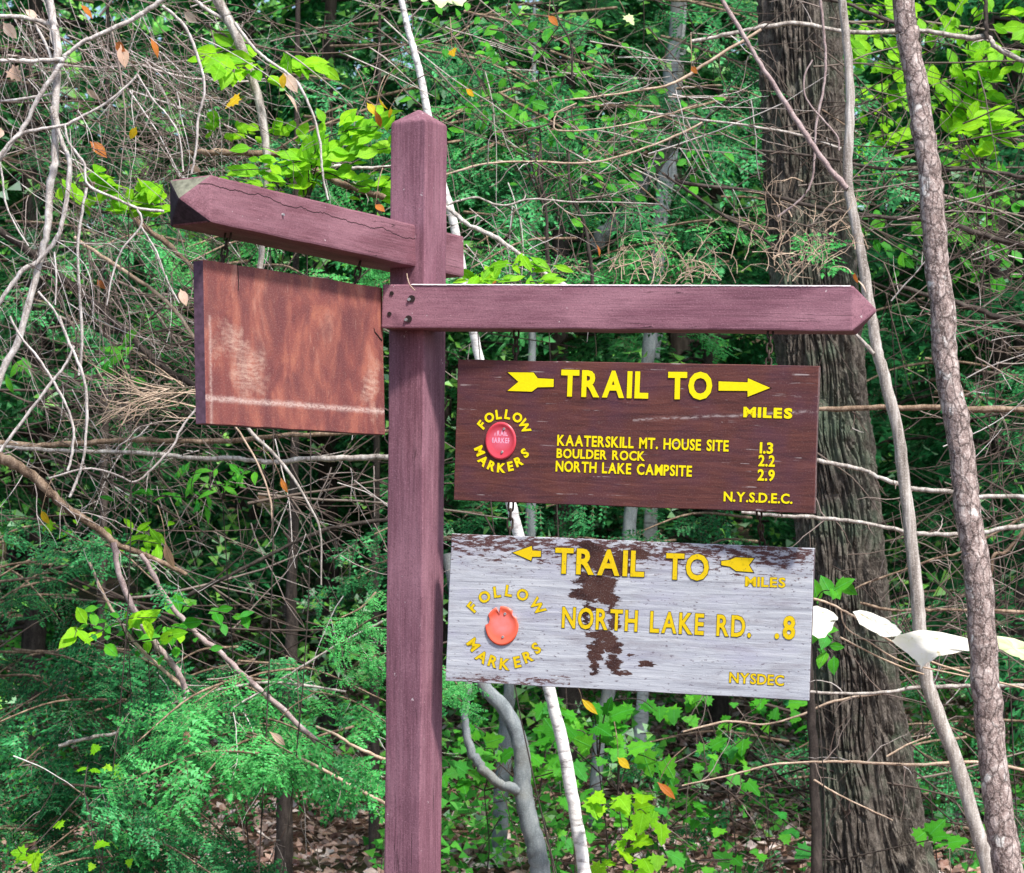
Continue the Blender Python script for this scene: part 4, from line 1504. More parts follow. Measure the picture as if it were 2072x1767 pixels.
# the big furrowed trunk on the right, with real relief
def big_trunk():
    Y = 11.0
    L = [(1530, -40), (1534, 80), (1541, 250), (1547, 420), (1560, 620), (1578, 800), (1598, 950), (1612, 1100), (1628, 1300), (1640, 1480), (1648, 1640), (1640, 1800), (1620, 1960)]
    Rr = [(1700, -40), (1703, 80), (1712, 250), (1722, 420), (1740, 620), (1755, 800), (1776, 950), (1790, 1100), (1808, 1300), (1838, 1480), (1868, 1640), (1905, 1800), (1960, 1960)]
    ctr = np.array([(P(a[0], a[1], Y) + P(b_[0], b_[1], Y)) / 2 for a, b_ in zip(L, Rr)])
    rad = np.array([np.linalg.norm(P(a[0], a[1], Y) - P(b_[0], b_[1], Y)) / 2 for a, b_ in zip(L, Rr)])
    # go on above the frame
    up = unit(ctr[0] - ctr[2])
    ctr = np.vstack([ctr[0] + up * 4, ctr[0] + up * 2, ctr]); rad = np.concatenate([[rad[0] * .7, rad[0] * .85], rad])
    z_hi, z_lo = ctr[0][2], float(ground_z(ctr[-1][0], Y)) - 0.1
    n, s = 620, 380
    zz = np.linspace(z_hi, z_lo, n)
    cz = ctr[::-1, 2]
    cx = np.interp(zz, cz, ctr[::-1, 0]); cy = np.interp(zz, cz, ctr[::-1, 1]); rr = np.interp(zz, cz, rad[::-1])
    a = np.arange(s) * 2 * math.pi / s

    def vnoise(fa, fz, seed):
        r_ = np.random.default_rng(seed)
        na, nz = int(round(fa)), int(round(fz)) + 2
        g = r_.random((nz + 1, na))
        A = (a / (2 * math.pi) * na)[None, :].repeat(n, 0) + 0.0
        Zq = np.linspace(0, nz - 1.001, n)[:, None].repeat(s, 1)
        return g, A, Zq, na

    def sample(g, A, Zq, na):
        A = A % na
        i0 = np.floor(A).astype(int) % na; f = A - np.floor(A); f = f * f * (3 - 2 * f)
        j0 = np.floor(Zq).astype(int); h = Zq - j0; h = h * h * (3 - 2 * h)
        j0 = np.clip(j0, 0, g.shape[0] - 2)
        i1 = (i0 + 1) % na
        return (g[j0, i0] * (1 - f) + g[j0, i1] * f) * (1 - h) + (g[j0 + 1, i0] * (1 - f) + g[j0 + 1, i1] * f) * h
    H = z_hi - z_lo
    g, A, Zq, na = vnoise(14, H * 3, 1); warp = sample(g, A, Zq, na) - 0.5
    groove = 0
    for (fa, fz, amp, wd, seed) in ((70, H * 3.0, 1.0, 0.13, 2), (96, H * 5.5, 0.8, 0.11, 3), (110, H * 20, 0.4, 0.13, 4)):
        g, A, Zq, na = vnoise(fa, fz, seed)
        A = A + warp * fa / 26
        v = sample(g, A, Zq, na)
        groove = np.maximum(groove, amp * np.exp(-((v - 0.5) / wd) ** 2))
    g, A, Zq, na = vnoise(110, H * 30, 5)
    plate = sample(g, A, Zq, na)
    g, A, Zq, na = vnoise(40, H * 8, 6)
    plate = 0.5 * plate + 0.8 * sample(g, A, Zq, na)
    R = rr[:, None] * 1.01 - 0.035 * groove + 0.012 * (plate - 0.6)
    V = np.stack([cx[:, None] + R * np.cos(a), cy[:, None] + R * np.sin(a), zz[:, None] + 0 * R], -1).reshape(-1, 3)
    bt = Buf()
    i = np.arange(n - 1)[:, None] * s; j = np.arange(s)[None, :]; k_ = (j + 1) % s
    bt.add(V, np.stack([i + j, i + s + j, i + s + k_, i + k_], -1).reshape(-1, 4))
    t = thing('large_tree', 'thick old trunk with deeply furrowed grey-brown bark behind the signboards on the right', 'tree', (float(cx[-1]), float(cy[-1]), z_lo))
    part('trunk', bt, M['bark_big'], t, smooth=False)
    return t


big_trunk()

stem_tree('leaning_tree', 'slender leaning trunk with flaky brown bark and white lichen spots, furthest right', 'tree',
          [(1826, -10), (1836, 71), (1853, 163), (1866, 251), (1880, 334), (1886, 418), (1895, 522), (1907, 627), (1915, 739), (1935, 849), (1948, 933), (1956, 1016), (1969, 1100), (1981, 1184), (1990, 1309), (1998, 1421), (2006, 1500), (2022, 1660), (2041, 1767)],
          8.2, 44, 60, M['bark_lichen'], 26, rough=0.05, up=2.2, jit=0.05)
stem_tree('dead_sapling', 'thin grey leaning stem crossing in front of the thick furrowed trunk', 'tree',
          [(1703, -10), (1713, 84), (1719, 167), (1719, 251), (1715, 355), (1723, 418), (1736, 481), (1749, 556), (1765, 652), (1776, 715), (1795, 786), (1816, 870), (1832, 995), (1844, 1100), (1856, 1204), (1861, 1267), (1869, 1351), (1889, 1421), (1935, 1542), (1978, 1684), (2000, 1767)],
          9.0, 17, 31, M['bark_grey'], 14, up=1.6, rough=0.05, jit=0.05,
          extras=[([(1450, -20), (1494, 54), (1531, 117), (1581, 196), (1632, 276), (1673, 334), (1714, 382)], 8.98, 8, 13, M['twig_pink']),
                  ([(1728, 673), (1745, 690), (1768, 716)], 8.98, 6, 9, None)])
stem_tree('birch_sapling', 'slender white birch stem slanting down behind the post', 'tree',
          [(810, -10), (824, 53), (838, 103), (852, 159), (863, 219), (890, 350), (915, 440), (938, 560), (962, 690), (985, 790), (1012, 930), (1036, 1030), (1060, 1130), (1090, 1290), (1111, 1392), (1132, 1478), (1150, 1566), (1170, 1684), (1182, 1767)],
          9.5, 12, 27, M['bark_birch'], 16, up=1.6, rough=0.04, jit=0.04)
stem_tree('smooth_tree', 'curved smooth blue-grey trunk with a hooked side limb below the grey board', 'tree',
          [(905, 1120), (930, 1250), (960, 1350), (988, 1400), (1017, 1430), (1045, 1480), (1057, 1531), (1057, 1590), (1070, 1660), (1086, 1719), (1094, 1767)],
          10.6, 22, 42, M['bark_smooth'], 18, up=0, rough=0.03, jit=0.04,
          extras=[([(955, 1300), (947, 1395), (941, 1460), (952, 1513), (976, 1554), (1011, 1586), (1048, 1600)], 10.58, 14, 22, None)])
stem_tree('slim_tree', 'straight blue-grey trunk rising behind the hooked smooth trunk', 'tree',
          [(1075, 900), (1074, 1050), (1060, 1200), (1030, 1400), (1022, 1500), (1012, 1650), (1008, 1767)], 13.5, 18, 34, M['bark_smooth'], 12, up=2.5)
stem_tree('slim_tree', 'narrow pale grey trunk seen in the gap between the two right boards', 'tree',
          [(1360, 150), (1345, 350), (1335, 470), (1325, 600), (1300, 800), (1277, 1040), (1265, 1150), (1230, 1400), (1212, 1500), (1200, 1767)], 14.5, 30, 26, M['bark_smooth'], 12, up=3, tail=True)
stem_tree('birch_tree', 'white birch trunk far back above the right arm', 'tree',
          [(1378, -20), (1372, 110), (1368, 180), (1362, 260), (1352, 370), (1340, 440), (1332, 560), (1326, 700), (1320, 1000), (1300, 1400)], 16.5, 26, 26, M['bark_birch'], 12, up=3, rough=.12)
stem_tree('dark_sapling', 'straight dark trunk rising out of the hemlock boughs left of the post', 'tree',
          [(598, 600), (596, 900), (592, 1087), (590, 1250), (588, 1350), (580, 1500), (576, 1625), (574, 1767)], 12.5, 14, 38, M['bark_dark'], 12, up=3)
stem_tree('dark_sapling', 'dark trunk close behind the left edge of the post at ground level', 'tree',
          [(762, 1000), (760, 1300), (757, 1625), (757, 1767)], 13.5, 14, 26, M['bark_dark'], 12, up=3)
stem_tree('dark_sapling', 'thin dark trunk standing against the left side of the furrowed trunk', 'tree',
          [(1636, 1300), (1640, 1395), (1648, 1560), (1655, 1767)], 10.2, 12, 24, M['bark_dark'], 12, up=0)
stem_tree('dark_sapling', 'thin dark trunk at the far left among the dead branches', 'tree',
          [(215, 560), (214, 760), (210, 1000), (206, 1200), (200, 1400), (196, 1767)], 13.0, 12, 22, M['bark_dark'], 10, up=3)

# bare shrub-like tree upper left
A = [(98, -10), (112, 66), (116, 127), (112, 232), (110, 328), (100, 386), (98, 455), (83, 521), (39, 682), (-20, 840)]
bare = stem_tree('bare_tree', 'bare pale grey tree with many crooked limbs at the upper left edge', 'tree', A, 8.6, 17, 14, M['bark_pale'], 12, up=1.5, twigs=0, tail=True,
                 extras=[([(0, 123), (58, 124), (124, 120), (133, 110), (185, 77), (247, 50), (301, 19), (340, -8)], 8.58, 8, 11, None),
                         ([(128, 120), (116, 143), (81, 193), (50, 255), (23, 290), (-10, 335)], 8.56, 11, 9, None),
                         ([(282, 143), (266, 166), (216, 208), (174, 232), (131, 253), (77, 262), (31, 278), (-10, 330)], 8.5, 4, 9, None),
                         ([(104, 216), (127, 293), (139, 320), (139, 370), (131, 425), (116, 479), (77, 529), (42, 552), (-8, 622)], 8.57, 9, 10, None),
                         ([(0, 328), (6, 367), (12, 413), (35, 463), (58, 498)], 8.5, 5, 3, None),
                         ([(0, 33), (45, 35), (104, 50)], 8.62, 9, 9, None),
                         ([(72, 50), (95, 95), (108, 130)], 8.62, 6, 8, None),
                         ([(0, 205), (50, 200), (110, 190)], 8.66, 5, 7, None),
                         ([(328, 12), (371, 50), (394, 97), (411, 154), (413, 193), (401, 239), (398, 293), (388, 352)], 8.3, 7, 5, None),
                         ([(278, 151), (309, 201), (340, 235), (363, 278), (371, 347)], 8.3, 4, 3.5, None),
                         ([(0, 914), (89, 794), (131, 740), (150, 700)], 8.4, 8, 5, None),
                         ([(20, 640), (42, 682), (77, 724), (116, 786), (139, 833), (149, 875), (143, 933), (137, 952)], 8.4, 5, 6, None),
                         ([(120, 640), (135, 682), (154, 724), (170, 767), (176, 817), (174, 875), (168, 933), (151, 983), (141, 1006)], 8.4, 6, 6, None),
                         ([(131, 253), (140, 290), (170, 330), (178, 374), (232, 401), (278, 421), (332, 428)], 8.4, 5, 6, None),
                         ([(278, 421), (286, 455), (247, 506), (228, 556), (216, 618)], 8.4, 5, 3, None),
                         ([(286, 459), (317, 510), (336, 563), (363, 614)], 8.4, 4, 3, None),
                         ([(77, 590), (112, 633), (135, 682)], 8.4, 5, 5, None),
                         ([(110, 510), (114, 560), (112, 617)], 8.4, 4, 3, None),
                         ([(175, 380), (160, 470), (158, 540), (166, 682), (160, 760)], 8.6, 6, 6, None)])
stem_tree('hanging_limb', 'long grey limb hanging down behind the left arm of the signpost', 'limb',
          [(436, -10), (463, 42), (479, 73), (498, 124), (513, 166), (527, 216), (535, 270), (540, 320), (541, 371), (536, 440), (530, 500), (524, 560), (512, 640), (496, 740), (490, 820), (502, 867), (556, 921), (598, 975), (625, 1022), (648, 1076), (650, 1184)], 8.9, 22, 3, M['bark_grey'], 14, up=1.5, tail=False,
          rough=0.05, jit=0.06,
          extras=[([(390, -5), (420, 20), (462, 44)], 8.9, 7, 9, M['bark_pale']),
                  ([(475, 46), (513, 97), (540, 120), (579, 147), (606, 174), (633, 232), (648, 290), (652, 347), (664, 405)], 8.8, 7, 4, M['bark_pale'])])

# leaning brown trunk with two shed limbs, left middle
stem_tree('fallen_trunk', 'leaning brown dead trunk splitting into pale peeled limbs at the left', 'dead tree',
          [(-60, 890), (0, 925), (39, 944), (89, 983), (127, 1022), (166, 1049), (201, 1072), (232, 1099), (247, 1107), (301, 1126), (378, 1163)], 9.2, 24, 9, M['bark_brown'], 12, up=0, tail=False, twigs=14,
          twmat=M['twig_grey'], tw_len=(60, 160),
          extras=[([(230, 1098), (243, 1165), (266, 1222), (301, 1284), (332, 1323), (363, 1364), (378, 1402)], 9.15, 13, 13, M['twig_pink']),
                  ([(285, 1122), (301, 1145), (332, 1203), (367, 1249), (405, 1288), (444, 1319), (490, 1364), (560, 1425), (640, 1500)], 9.1, 10, 12, M['twig_pink']),
                  ([(181, 1138), (208, 1199), (239, 1253), (278, 1307), (340, 1364), (380, 1400)], 9.2, 5, 8, M['twig_tan'])])

# loose branches: (label, material, depth, w0, w1, points, twigs)
BR = [
 ('dark crooked branch arching behind the left arm towards the post', 'bark_brown', 9.3, 13, 13, [(380, 309), (463, 309), (540, 311), (594, 317), (633, 340), (679, 367), (733, 386), (800, 405), (870, 412)], 14),
 ('pale fork running level into the left edge of the post above the left arm', 'bark_pale', 9.25, 6, 6, [(640, 336), (687, 336), (733, 340), (800, 338)], 4),
 ('pale branch sloping down from the post towards the right arm', 'bark_pale', 9.0, 9, 10, [(880, 400), (905, 420), (951, 456), (1008, 485), (1057, 520), (1103, 555), (1160, 590), (1230, 640)], 12),
 ('thin pale branch running level to the right from the post', 'bark_grey', 9.2, 5, 3, [(890, 418), (905, 414), (962, 400), (1001, 414), (1033, 414), (1075, 403), (1163, 409), (1234, 409), (1340, 414)], 16),
 ('long thin tan branch right of the post top', 'twig_tan', 9.4, 4, 5, [(900, 354), (987, 331), (1086, 327), (1163, 331), (1234, 322), (1340, 287), (1421, 248)], 16),
 ('upper tan branch rising to the right above the right arm', 'twig_tan', 9.6, 3, 7, [(1142, 203), (1216, 195), (1287, 184), (1358, 170), (1421, 134), (1540, 60)], 14),
 ('looping thin twig above the right arm', 'twig_tan', 9.5, 3.5, 3, [(1167, 209), (1132, 226), (1121, 248), (1135, 265), (1234, 258), (1330, 238), (1411, 212)], 6),
 ('thin grey branch crossing the furrowed trunk high up', 'bark_grey', 9.7, 4, 6, [(1300, 225), (1381, 238), (1489, 251), (1615, 274), (1702, 301)], 8),
 ('long dark branch crossing behind the lichen-spotted trunk above the arm tip', 'bark_dark', 10.2, 7, 12, [(1364, 355), (1389, 372), (1531, 389), (1657, 422), (1740, 435), (1857, 445), (1916, 451), (1991, 476), (2100, 505)], 16),
 ('thin dark branch above the long dark one on the right', 'bark_dark', 10.4, 5, 8, [(1500, 300), (1657, 318), (1761, 339), (1845, 343), (1907, 345), (1991, 345), (2090, 364)], 12),
 ('grey branch with a dark upright fork at the top right corner', 'bark_grey', 9.9, 8, 12, [(1400, 84), (1475, 70), (1548, 54), (1615, 48), (1707, 63), (1807, 65), (1866, 63), (1949, 75), (1999, 77), (2016, 96), (2090, 132)], 10),
 ('dark upright branch at the top right corner', 'bark_dark', 9.88, 9, 9, [(1995, -10), (1995, 40), (1997, 80)], 0),
 ('dark branch meeting the lichen-spotted trunk near its top', 'bark_dark', 10.0, 6, 9, [(1640, -10), (1719, 10), (1765, 29), (1830, 55)], 6),
 ('dark slanting branch left of the furrowed trunk above the arm', 'bark_dark', 10.1, 5, 7, [(1340, 350), (1418, 405), (1468, 439), (1539, 481), (1620, 540)], 8),
 ('brown pink-tinged vine hanging over the furrowed trunk', 'twig_pink', 9.3, 6, 4, [(1658, -10), (1667, 63), (1671, 125), (1665, 188), (1652, 251), (1648, 318), (1642, 368), (1619, 405), (1573, 439)], 3),
 ('short curved pale twig on the furrowed trunk', 'twig_pink', 9.25, 3.5, 4, [(1644, 121), (1627, 159), (1632, 201), (1665, 242), (1694, 276), (1698, 305)], 0),
 ('thick dark branch at the right edge level with the arm', 'bark_dark', 10.6, 9, 16, [(1800, 575), (1924, 610), (1991, 631), (2095, 665)], 8),
 ('level grey branch right of the dark brown board', 'bark_brown', 9.7, 9, 13, [(1600, 832), (1659, 828), (1768, 824), (1827, 826), (1898, 824), (1952, 828), (2100, 829)], 10),
 ('forked pale branch right of the mileage figures', 'bark_grey', 9.6, 8, 10, [(1600, 915), (1655, 933), (1743, 950), (1768, 962), (1810, 977), (1848, 989), (1923, 995), (1981, 1004), (2100, 1007)], 8),
 ('pale branch passing just under the dark brown board', 'bark_grey', 9.5, 7, 10, [(1500, 1036), (1584, 1044), (1659, 1048), (1743, 1058), (1818, 1073), (1860, 1081), (1931, 1081), (1985, 1077), (2100, 1058)], 10),
 ('curved branch dipping at the right edge', 'bark_brown', 9.7, 8, 7, [(2095, 1060), (2072, 1075), (2036, 1117), (2011, 1125), (2002, 1184)], 4),
 ('thin branch rising to the right above the pale leaves', 'bark_brown', 9.9, 4, 5, [(1720, 1200), (1751, 1181), (1827, 1154), (1910, 1125), (1944, 1117), (2080, 1040)], 8),
 ('level twiggy branch just above the pale leaves', 'bark_brown', 9.9, 5, 7, [(1740, 1220), (1802, 1234), (1868, 1234), (1952, 1234), (2095, 1240)], 8),
 ('pale branch reaching right from the lower corner of the grey board', 'bark_grey', 9.6, 6, 9, [(1560, 1396), (1643, 1401), (1768, 1403), (1852, 1392), (1898, 1390), (1965, 1388), (2100, 1387)], 8),
 ('thin wavy pale branch below the grey board', 'twig_tan', 10.4, 4, 5, [(1382, 1481), (1470, 1460), (1547, 1466), (1618, 1448), (1688, 1419), (1800, 1400)], 8),
 ('long tan branch crossing the foot of the furrowed trunk', 'twig_tan', 10.0, 3, 7, [(1380, 1590), (1488, 1566), (1559, 1548), (1647, 1542), (1735, 1542), (1853, 1548), (1971, 1542), (2090, 1560)], 14),
 ('slanting twig low over the furrowed trunk', 'twig_tan', 10.0, 4, 3, [(1647, 1578), (1706, 1613), (1806, 1660)], 3),
 ('short rising twig beside the thin grey stem', 'twig_tan', 9.8, 4, 4, [(1794, 1531), (1840, 1505), (1883, 1490)], 2),
 ('upper of two level brown branches left of the post', 'bark_brown', 9.6, 14, 8, [(-30, 896), (0, 898), (89, 902), (193, 894), (286, 890), (386, 894), (502, 890), (579, 881), (656, 879), (800, 872)], 16),
 ('lower of two level branches left of the post, pale towards the post', 'bark_grey', 9.5, 8, 12, [(-30, 900), (77, 910), (174, 914), (286, 916), (386, 927), (483, 929), (560, 935), (618, 929), (695, 927), (800, 925)], 14),
 ('dark branch rising to the right low behind the leaning trunk', 'bark_dark', 10.0, 7, 8, [(280, 1245), (336, 1222), (425, 1184), (540, 1126), (618, 1087), (695, 1064), (820, 1048)], 12),
 ('second thin brown twig hanging below the blank board', 'twig_tan', 9.2, 5, 4, [(460, 840), (479, 867), (517, 929), (544, 999), (552, 1060)], 3),
 ('thin pale twig bending down left of the blank board', 'twig_grey', 9.0, 5, 4, [(400, 823), (367, 867), (347, 906), (301, 956), (270, 975), (232, 960), (174, 948), (100, 968)], 10),
 ('dark thick branch slanting towards the upper left corner of the blank board', 'bark_brown', 9.6, 12, 10, [(180, 360), (240, 410), (286, 455), (347, 502), (400, 555), (460, 640)], 8),
 ('dark slanting branch at the left edge', 'bark_dark', 9.8, 16, 13, [(-20, 455), (66, 513), (130, 565), (193, 617), (270, 686), (330, 745), (394, 780), (470, 850)], 8),
 ('tan slanting branch left of the blank board', 'twig_tan', 9.4, 8, 7, [(150, 480), (232, 536), (328, 602), (386, 672), (430, 740)], 8),
 ('grey twig rising over the hemlock boughs, lower left', 'bark_grey', 9.3, 8, 5, [(119, 1510), (181, 1493), (247, 1481), (313, 1448), (362, 1419), (411, 1405), (494, 1386), (576, 1382), (700, 1400)], 8),
 ('thin grey twig slanting up to the post over the hemlock boughs', 'bark_grey', 9.2, 4, 5, [(473, 1432), (527, 1399), (576, 1370), (617, 1345), (691, 1300), (790, 1250)], 6),
 ('tan broken limb entering behind the post, lower left', 'twig_tan', 9.2, 5, 8, [(640, 1470), (683, 1489), (724, 1514), (800, 1545)], 2),
 ('lowest tan limb slanting down behind the post', 'twig_tan', 9.2, 6, 9, [(600, 1530), (695, 1580), (769, 1621), (840, 1655)], 2),
 ('dull blue-grey limb slanting up right of the signpost top', 'bark_smooth', 12.0, 20, 36, [(1410, 240), (1330, 330), (1290, 392), (1235, 460), (1200, 500)], 0),
 ('dark drooping twig at the top centre', 'bark_dark', 9.5, 3, 5, [(1115, -10), (1130, 40), (1155, 90), (1158, 160)], 3),
 ('dark upright twig right of the post', 'bark_dark', 9.8, 5, 8, [(1095, 290), (1090, 350), (1105, 420), (1108, 520), (1115, 600)], 4),
 ('second dark upright twig right of the post', 'bark_dark', 9.8, 5, 9, [(1150, 310), (1155, 390), (1180, 450), (1192, 500), (1200, 580)], 4),
]
for (lab, mt, Y, w0, w1, pts, tw) in BR:
    c = P(*pts[0], Y)
    t = thing('branch', lab, 'branch', tuple(float(q) for q in c))
    bb, bt = Buf(), Buf()
    p, r = add_branch(bb, pts, Y, w0, w1, sides=8, rough=0.14, jit=0.2)
    part('limb', bb, M[mt], t)
    if tw:
        side_twigs(bt, p, tw, 30, 150, 2.8, drop=0.15)
        part('twigs', bt, M['twigs_mixed' if mt != 'bark_dark' else 'twigs_dark'], t, kind='stuff')


def tangle(buf, region, n, Y, lo, hi, w, ang, spread, curl=0.06, drop=0.0, forks=3):
    """forking dead twigs; region = list of (x, y, sx, sy) gaussians in image space; ang = image direction in degrees"""
    for _ in range(n):
        x, y, sx, sy = region[rng.integers(len(region))]
        d = Y * rng.uniform(0.93, 1.12)
        p = P(x + rng.normal(0, sx), y + rng.normal(0, sy), d)
        s = d / FOC
        L = rng.uniform(lo, hi) * s

        def grow(p, a, L, ww, m, lvl):
            bend = rng.normal(0, curl * 0.5)
            yd = rng.normal(0, 0.3)
            q = [p]
            angs = []
            for i in range(m):
                a += bend + rng.normal(0, curl)
                angs.append(a)
                q.append(q[-1] + np.array([math.cos(a), yd, -math.sin(a) - drop]) * L / m)
            buf.tube(np.array(q), ww * np.linspace(1, 0.35, m + 1), 4)
            if lvl:
                for _k in range(rng.integers(1, forks + 1)):
                    i = rng.integers(1, m)
                    grow(q[i], angs[i] + rng.choice([-1, 1]) * rng.uniform(0.4, 1.0), L * rng.uniform(0.2, 0.5), ww * 0.65, max(3, m - 3), lvl - 1)
        grow(p, math.radians(ang + rng.normal(0, spread)), L, w * rng.uniform(0.6, 1.3) * 0.5 * s, 8, 1)


bt = Buf()
tangle(bt, [(150, 120, 130, 90), (330, 200, 90, 80), (250, 330, 120, 70), (80, 420, 90, 110), (60, 30, 90, 50), (300, 60, 90, 50)], 330, 9.0, 80, 300, 1.9, 55, 26, 0.12)
tangle(bt, [(110, 600, 90, 130), (280, 560, 80, 80)], 110, 9.1, 80, 260, 2.0, 70, 25, 0.11)
part('twigs', bt, M['twigs_mixed'], bare, kind='stuff')
bt = Buf()
tangle(bt, [(200, 250, 150, 130), (330, 330, 90, 50)], 130, 9.6, 60, 220, 2.6, 20, 30, 0.08)
part('twigs', bt, M['twigs_dark'], bare, kind='stuff')

# brush of dead twigs in several clumps, each a thing
for (lab, mt, reg, n, Y, lo, hi, w, ang, sp, curl) in (
        ('fan of tan dead twigs beside the lower left corner of the blank board', 'twig_tan', [(350, 800, 35, 18)], 34, 9.0, 70, 190, 3.0, 178, 20, 0.09),
        ('brush of fine curled dead twigs standing along the top of the right arm', 'twig_tan', [(1500, 540, 120, 25), (1640, 500, 60, 45), (1330, 565, 80, 20)], 90, 9.3, 40, 120, 2.4, -70, 30, 0.20),
        ('dead twigs trailing between the post and the furrowed trunk above the arm', 'twigs_mixed', [(1200, 330, 130, 90), (1050, 470, 80, 70), (1360, 250, 90, 60)], 65, 9.6, 70, 240, 2.3, 60, 50, 0.10),
        ('dense dead brush behind the lower left of the blank board', 'twigs_mixed', [(300, 980, 200, 60), (500, 1080, 160, 70), (650, 1000, 90, 60)], 85, 10.2, 70, 280, 2.5, 50, 50, 0.08),
        ('dark brush of dead twigs left of the blank board', 'twigs_dark', [(250, 620, 120, 110), (150, 800, 120, 60)], 120, 9.9, 90, 300, 3.2, 35, 25, 0.06),
        ('dead twigs hanging among the lower left hemlock boughs', 'twigs_mixed', [(300, 1500, 220, 120), (550, 1600, 140, 70)], 60, 9.4, 50, 170, 2.5, 75, 30, 0.10),
        ('brush of dead twigs right of the furrowed trunk', 'twigs_dark', [(1900, 1000, 110, 160), (1950, 500, 90, 130), (1850, 1250, 110, 60)], 150, 10.2, 80, 280, 2.8, 5, 40, 0.08),
        ('dark undergrowth twigs below the grey board', 'twigs_dark', [(1450, 1600, 160, 90), (1150, 1600, 140, 100), (1800, 1550, 120, 120)], 140, 11.5, 70, 230, 2.6, 60, 45, 0.09),
        ('long level dead limbs crossing behind the left half of the picture', 'twigs_dark', [(150, 760, 160, 130), (380, 1130, 200, 110), (300, 600, 180, 50)], 42, 10.6, 260, 640, 6.0, 5, 15, 0.04),
        ('long level dead limbs crossing behind the furrowed trunk', 'twigs_dark', [(1650, 300, 160, 150), (1800, 1150, 150, 220), (1550, 1560, 150, 70)], 46, 11.6, 260, 620, 6.0, 5, 17, 0.04),
        ('fine pale dead limbs over the top left corner', 'twigs_mixed', [(150, 150, 130, 120), (350, 60, 90, 50)], 22, 9.2, 220, 480, 4.6, 30, 30, 0.06),
        ('sunlit bare twigs across the upper centre of the woods', 'twigs_mixed', [(1150, 260, 200, 120), (750, 60, 150, 50)], 46, 10.6, 140, 380, 3.0, 15, 35, 0.07),
        ('bare twigs between the thin grey stem and the right edge', 'twigs_mixed', [(1930, 1050, 90, 200), (1950, 600, 80, 90)], 44, 9.9, 100, 300, 2.8, -5, 30, 0.07),
        ('thin bare twigs crossing the upper furrowed trunk', 'twigs_dark', [(1620, 200, 70, 150), (1640, 420, 60, 60)], 40, 10.0, 140, 380, 3.2, 10, 30, 0.06),
        ('thin twigs crossing high among the leaves at the top', 'twigs_dark', [(1300, 100, 260, 70), (900, 100, 200, 60), (1900, 200, 120, 120)], 120, 11.0, 90, 330, 2.8, 25, 45, 0.07)):
    x, y = reg[0][:2]
    c = P(x, y, Y)
    t = thing('dead_brush', lab, 'brush', tuple(float(q) for q in c))
    bt = Buf()
    tangle(bt, reg, n, Y, lo, hi, w, ang, sp, curl)
    part('twigs', bt, M[mt], t, kind='stuff')


# ------------------------------------------------------------------ hemlock boughs near the camera
def bough_set(name, label, boughs, tmpl, mat, size, stemmat='bark_brown', kids=True):
    c = P(*boughs[0][0][0], boughs[0][1])
    t = thing(name, label, 'branch', tuple(float(q) for q in c))
    bs, bf = Buf(), Buf()
    O, D, Sz = [], [], []
    for (pts, Y, dens) in boughs:
        Y1 = Y - rng.uniform(0.2, 0.9)
        p = spline(px_path(pts, Y, Y1), 5)
        n = len(p)
        s = Y / FOC
        bs.tube(p, np.linspace(3.2, 1.4, n) * s, 5)
        L = np.linalg.norm(np.diff(p, axis=0), axis=1).sum()
        for q in range(int(dens * L / size * 2.2)):
            i = rng.integers(1, n)
            tdir = unit(p[i] - p[i - 1])
            side = unit(np.cross(tdir, [0, 0.35, 1])) * rng.choice([-1, 1])
            d = unit(tdir * rng.uniform(0.3, 1.2) + side * rng.uniform(0.2, 1.0) + np.array([0, -0.35, -rng.uniform(0.1, 0.6)]))
            O.append(p[i] + rng.normal(0, 0.03, 3)); D.append(d); Sz.append(size * rng.uniform(0.6, 1.25))
        O.append(p[-1]); D.append(unit(p[-1] - p[-2])); Sz.append(size)
    # tilt the sprays so that their flat side shows
    k_ = len(O)
    Mx = basis(np.array(D), (0, -0.42, 0.9), np.array(Sz), rng.normal(0, .45, k_))
    scatter_any(bf, tmpl, Mx, np.array(O))
    part('twigs', bs, M[stemmat], t, kind='stuff')
    part('needles', bf, [M[mat], M['bark_brown']], t, smooth=False, kind='stuff')


def rand_boughs(n, x0, x1, y0, y1, Y0, Y1, ln, slope, dens):
    out = []
    for _ in range(n):
        x, y = rng.uniform(x0, x1), rng.uniform(y0, y1)
        L = ln * rng.uniform(0.6, 1.2)
        d = rng.choice([-1, 1])
        a = slope + rng.normal(0, 0.15)
        out.append(([(x, y), (x + d * L * .5, y + L * .5 * a - 12), (x + d * L, y + L * a + 25)], rng.uniform(Y0, Y1), dens))
    return out


bough_set('hemlock_boughs', 'dense feathery hemlock boughs filling the lower left corner', rand_boughs(30, -60, 520, 1290, 1560, 9.4, 11.0, 260, 0.28, 1.0), SP_NEAR, 'needle', 0.24)
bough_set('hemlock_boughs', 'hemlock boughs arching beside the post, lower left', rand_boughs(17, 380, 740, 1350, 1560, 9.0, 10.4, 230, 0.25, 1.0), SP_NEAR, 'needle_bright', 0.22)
bough_set('hemlock_boughs', 'lowest dark hemlock boughs over the leaf litter at the bottom left', rand_boughs(26, -60, 330, 1580, 1750, 9.2, 10.5, 240, 0.3, 0.9), SP_NEAR, 'needle', 0.22)
bough_set('hemlock_boughs', 'small bright hemlock spray touching the post on its left side', [([(690, 1300), (740, 1260), (785, 1240)], 9.0, 1.6), ([(700, 1360), (745, 1330), (790, 1320)], 9.0, 1.6), ([(760, 1200), (730, 1230), (690, 1250)], 9.1, 1.4)], SP_NEAR, 'needle_bright', 0.13)
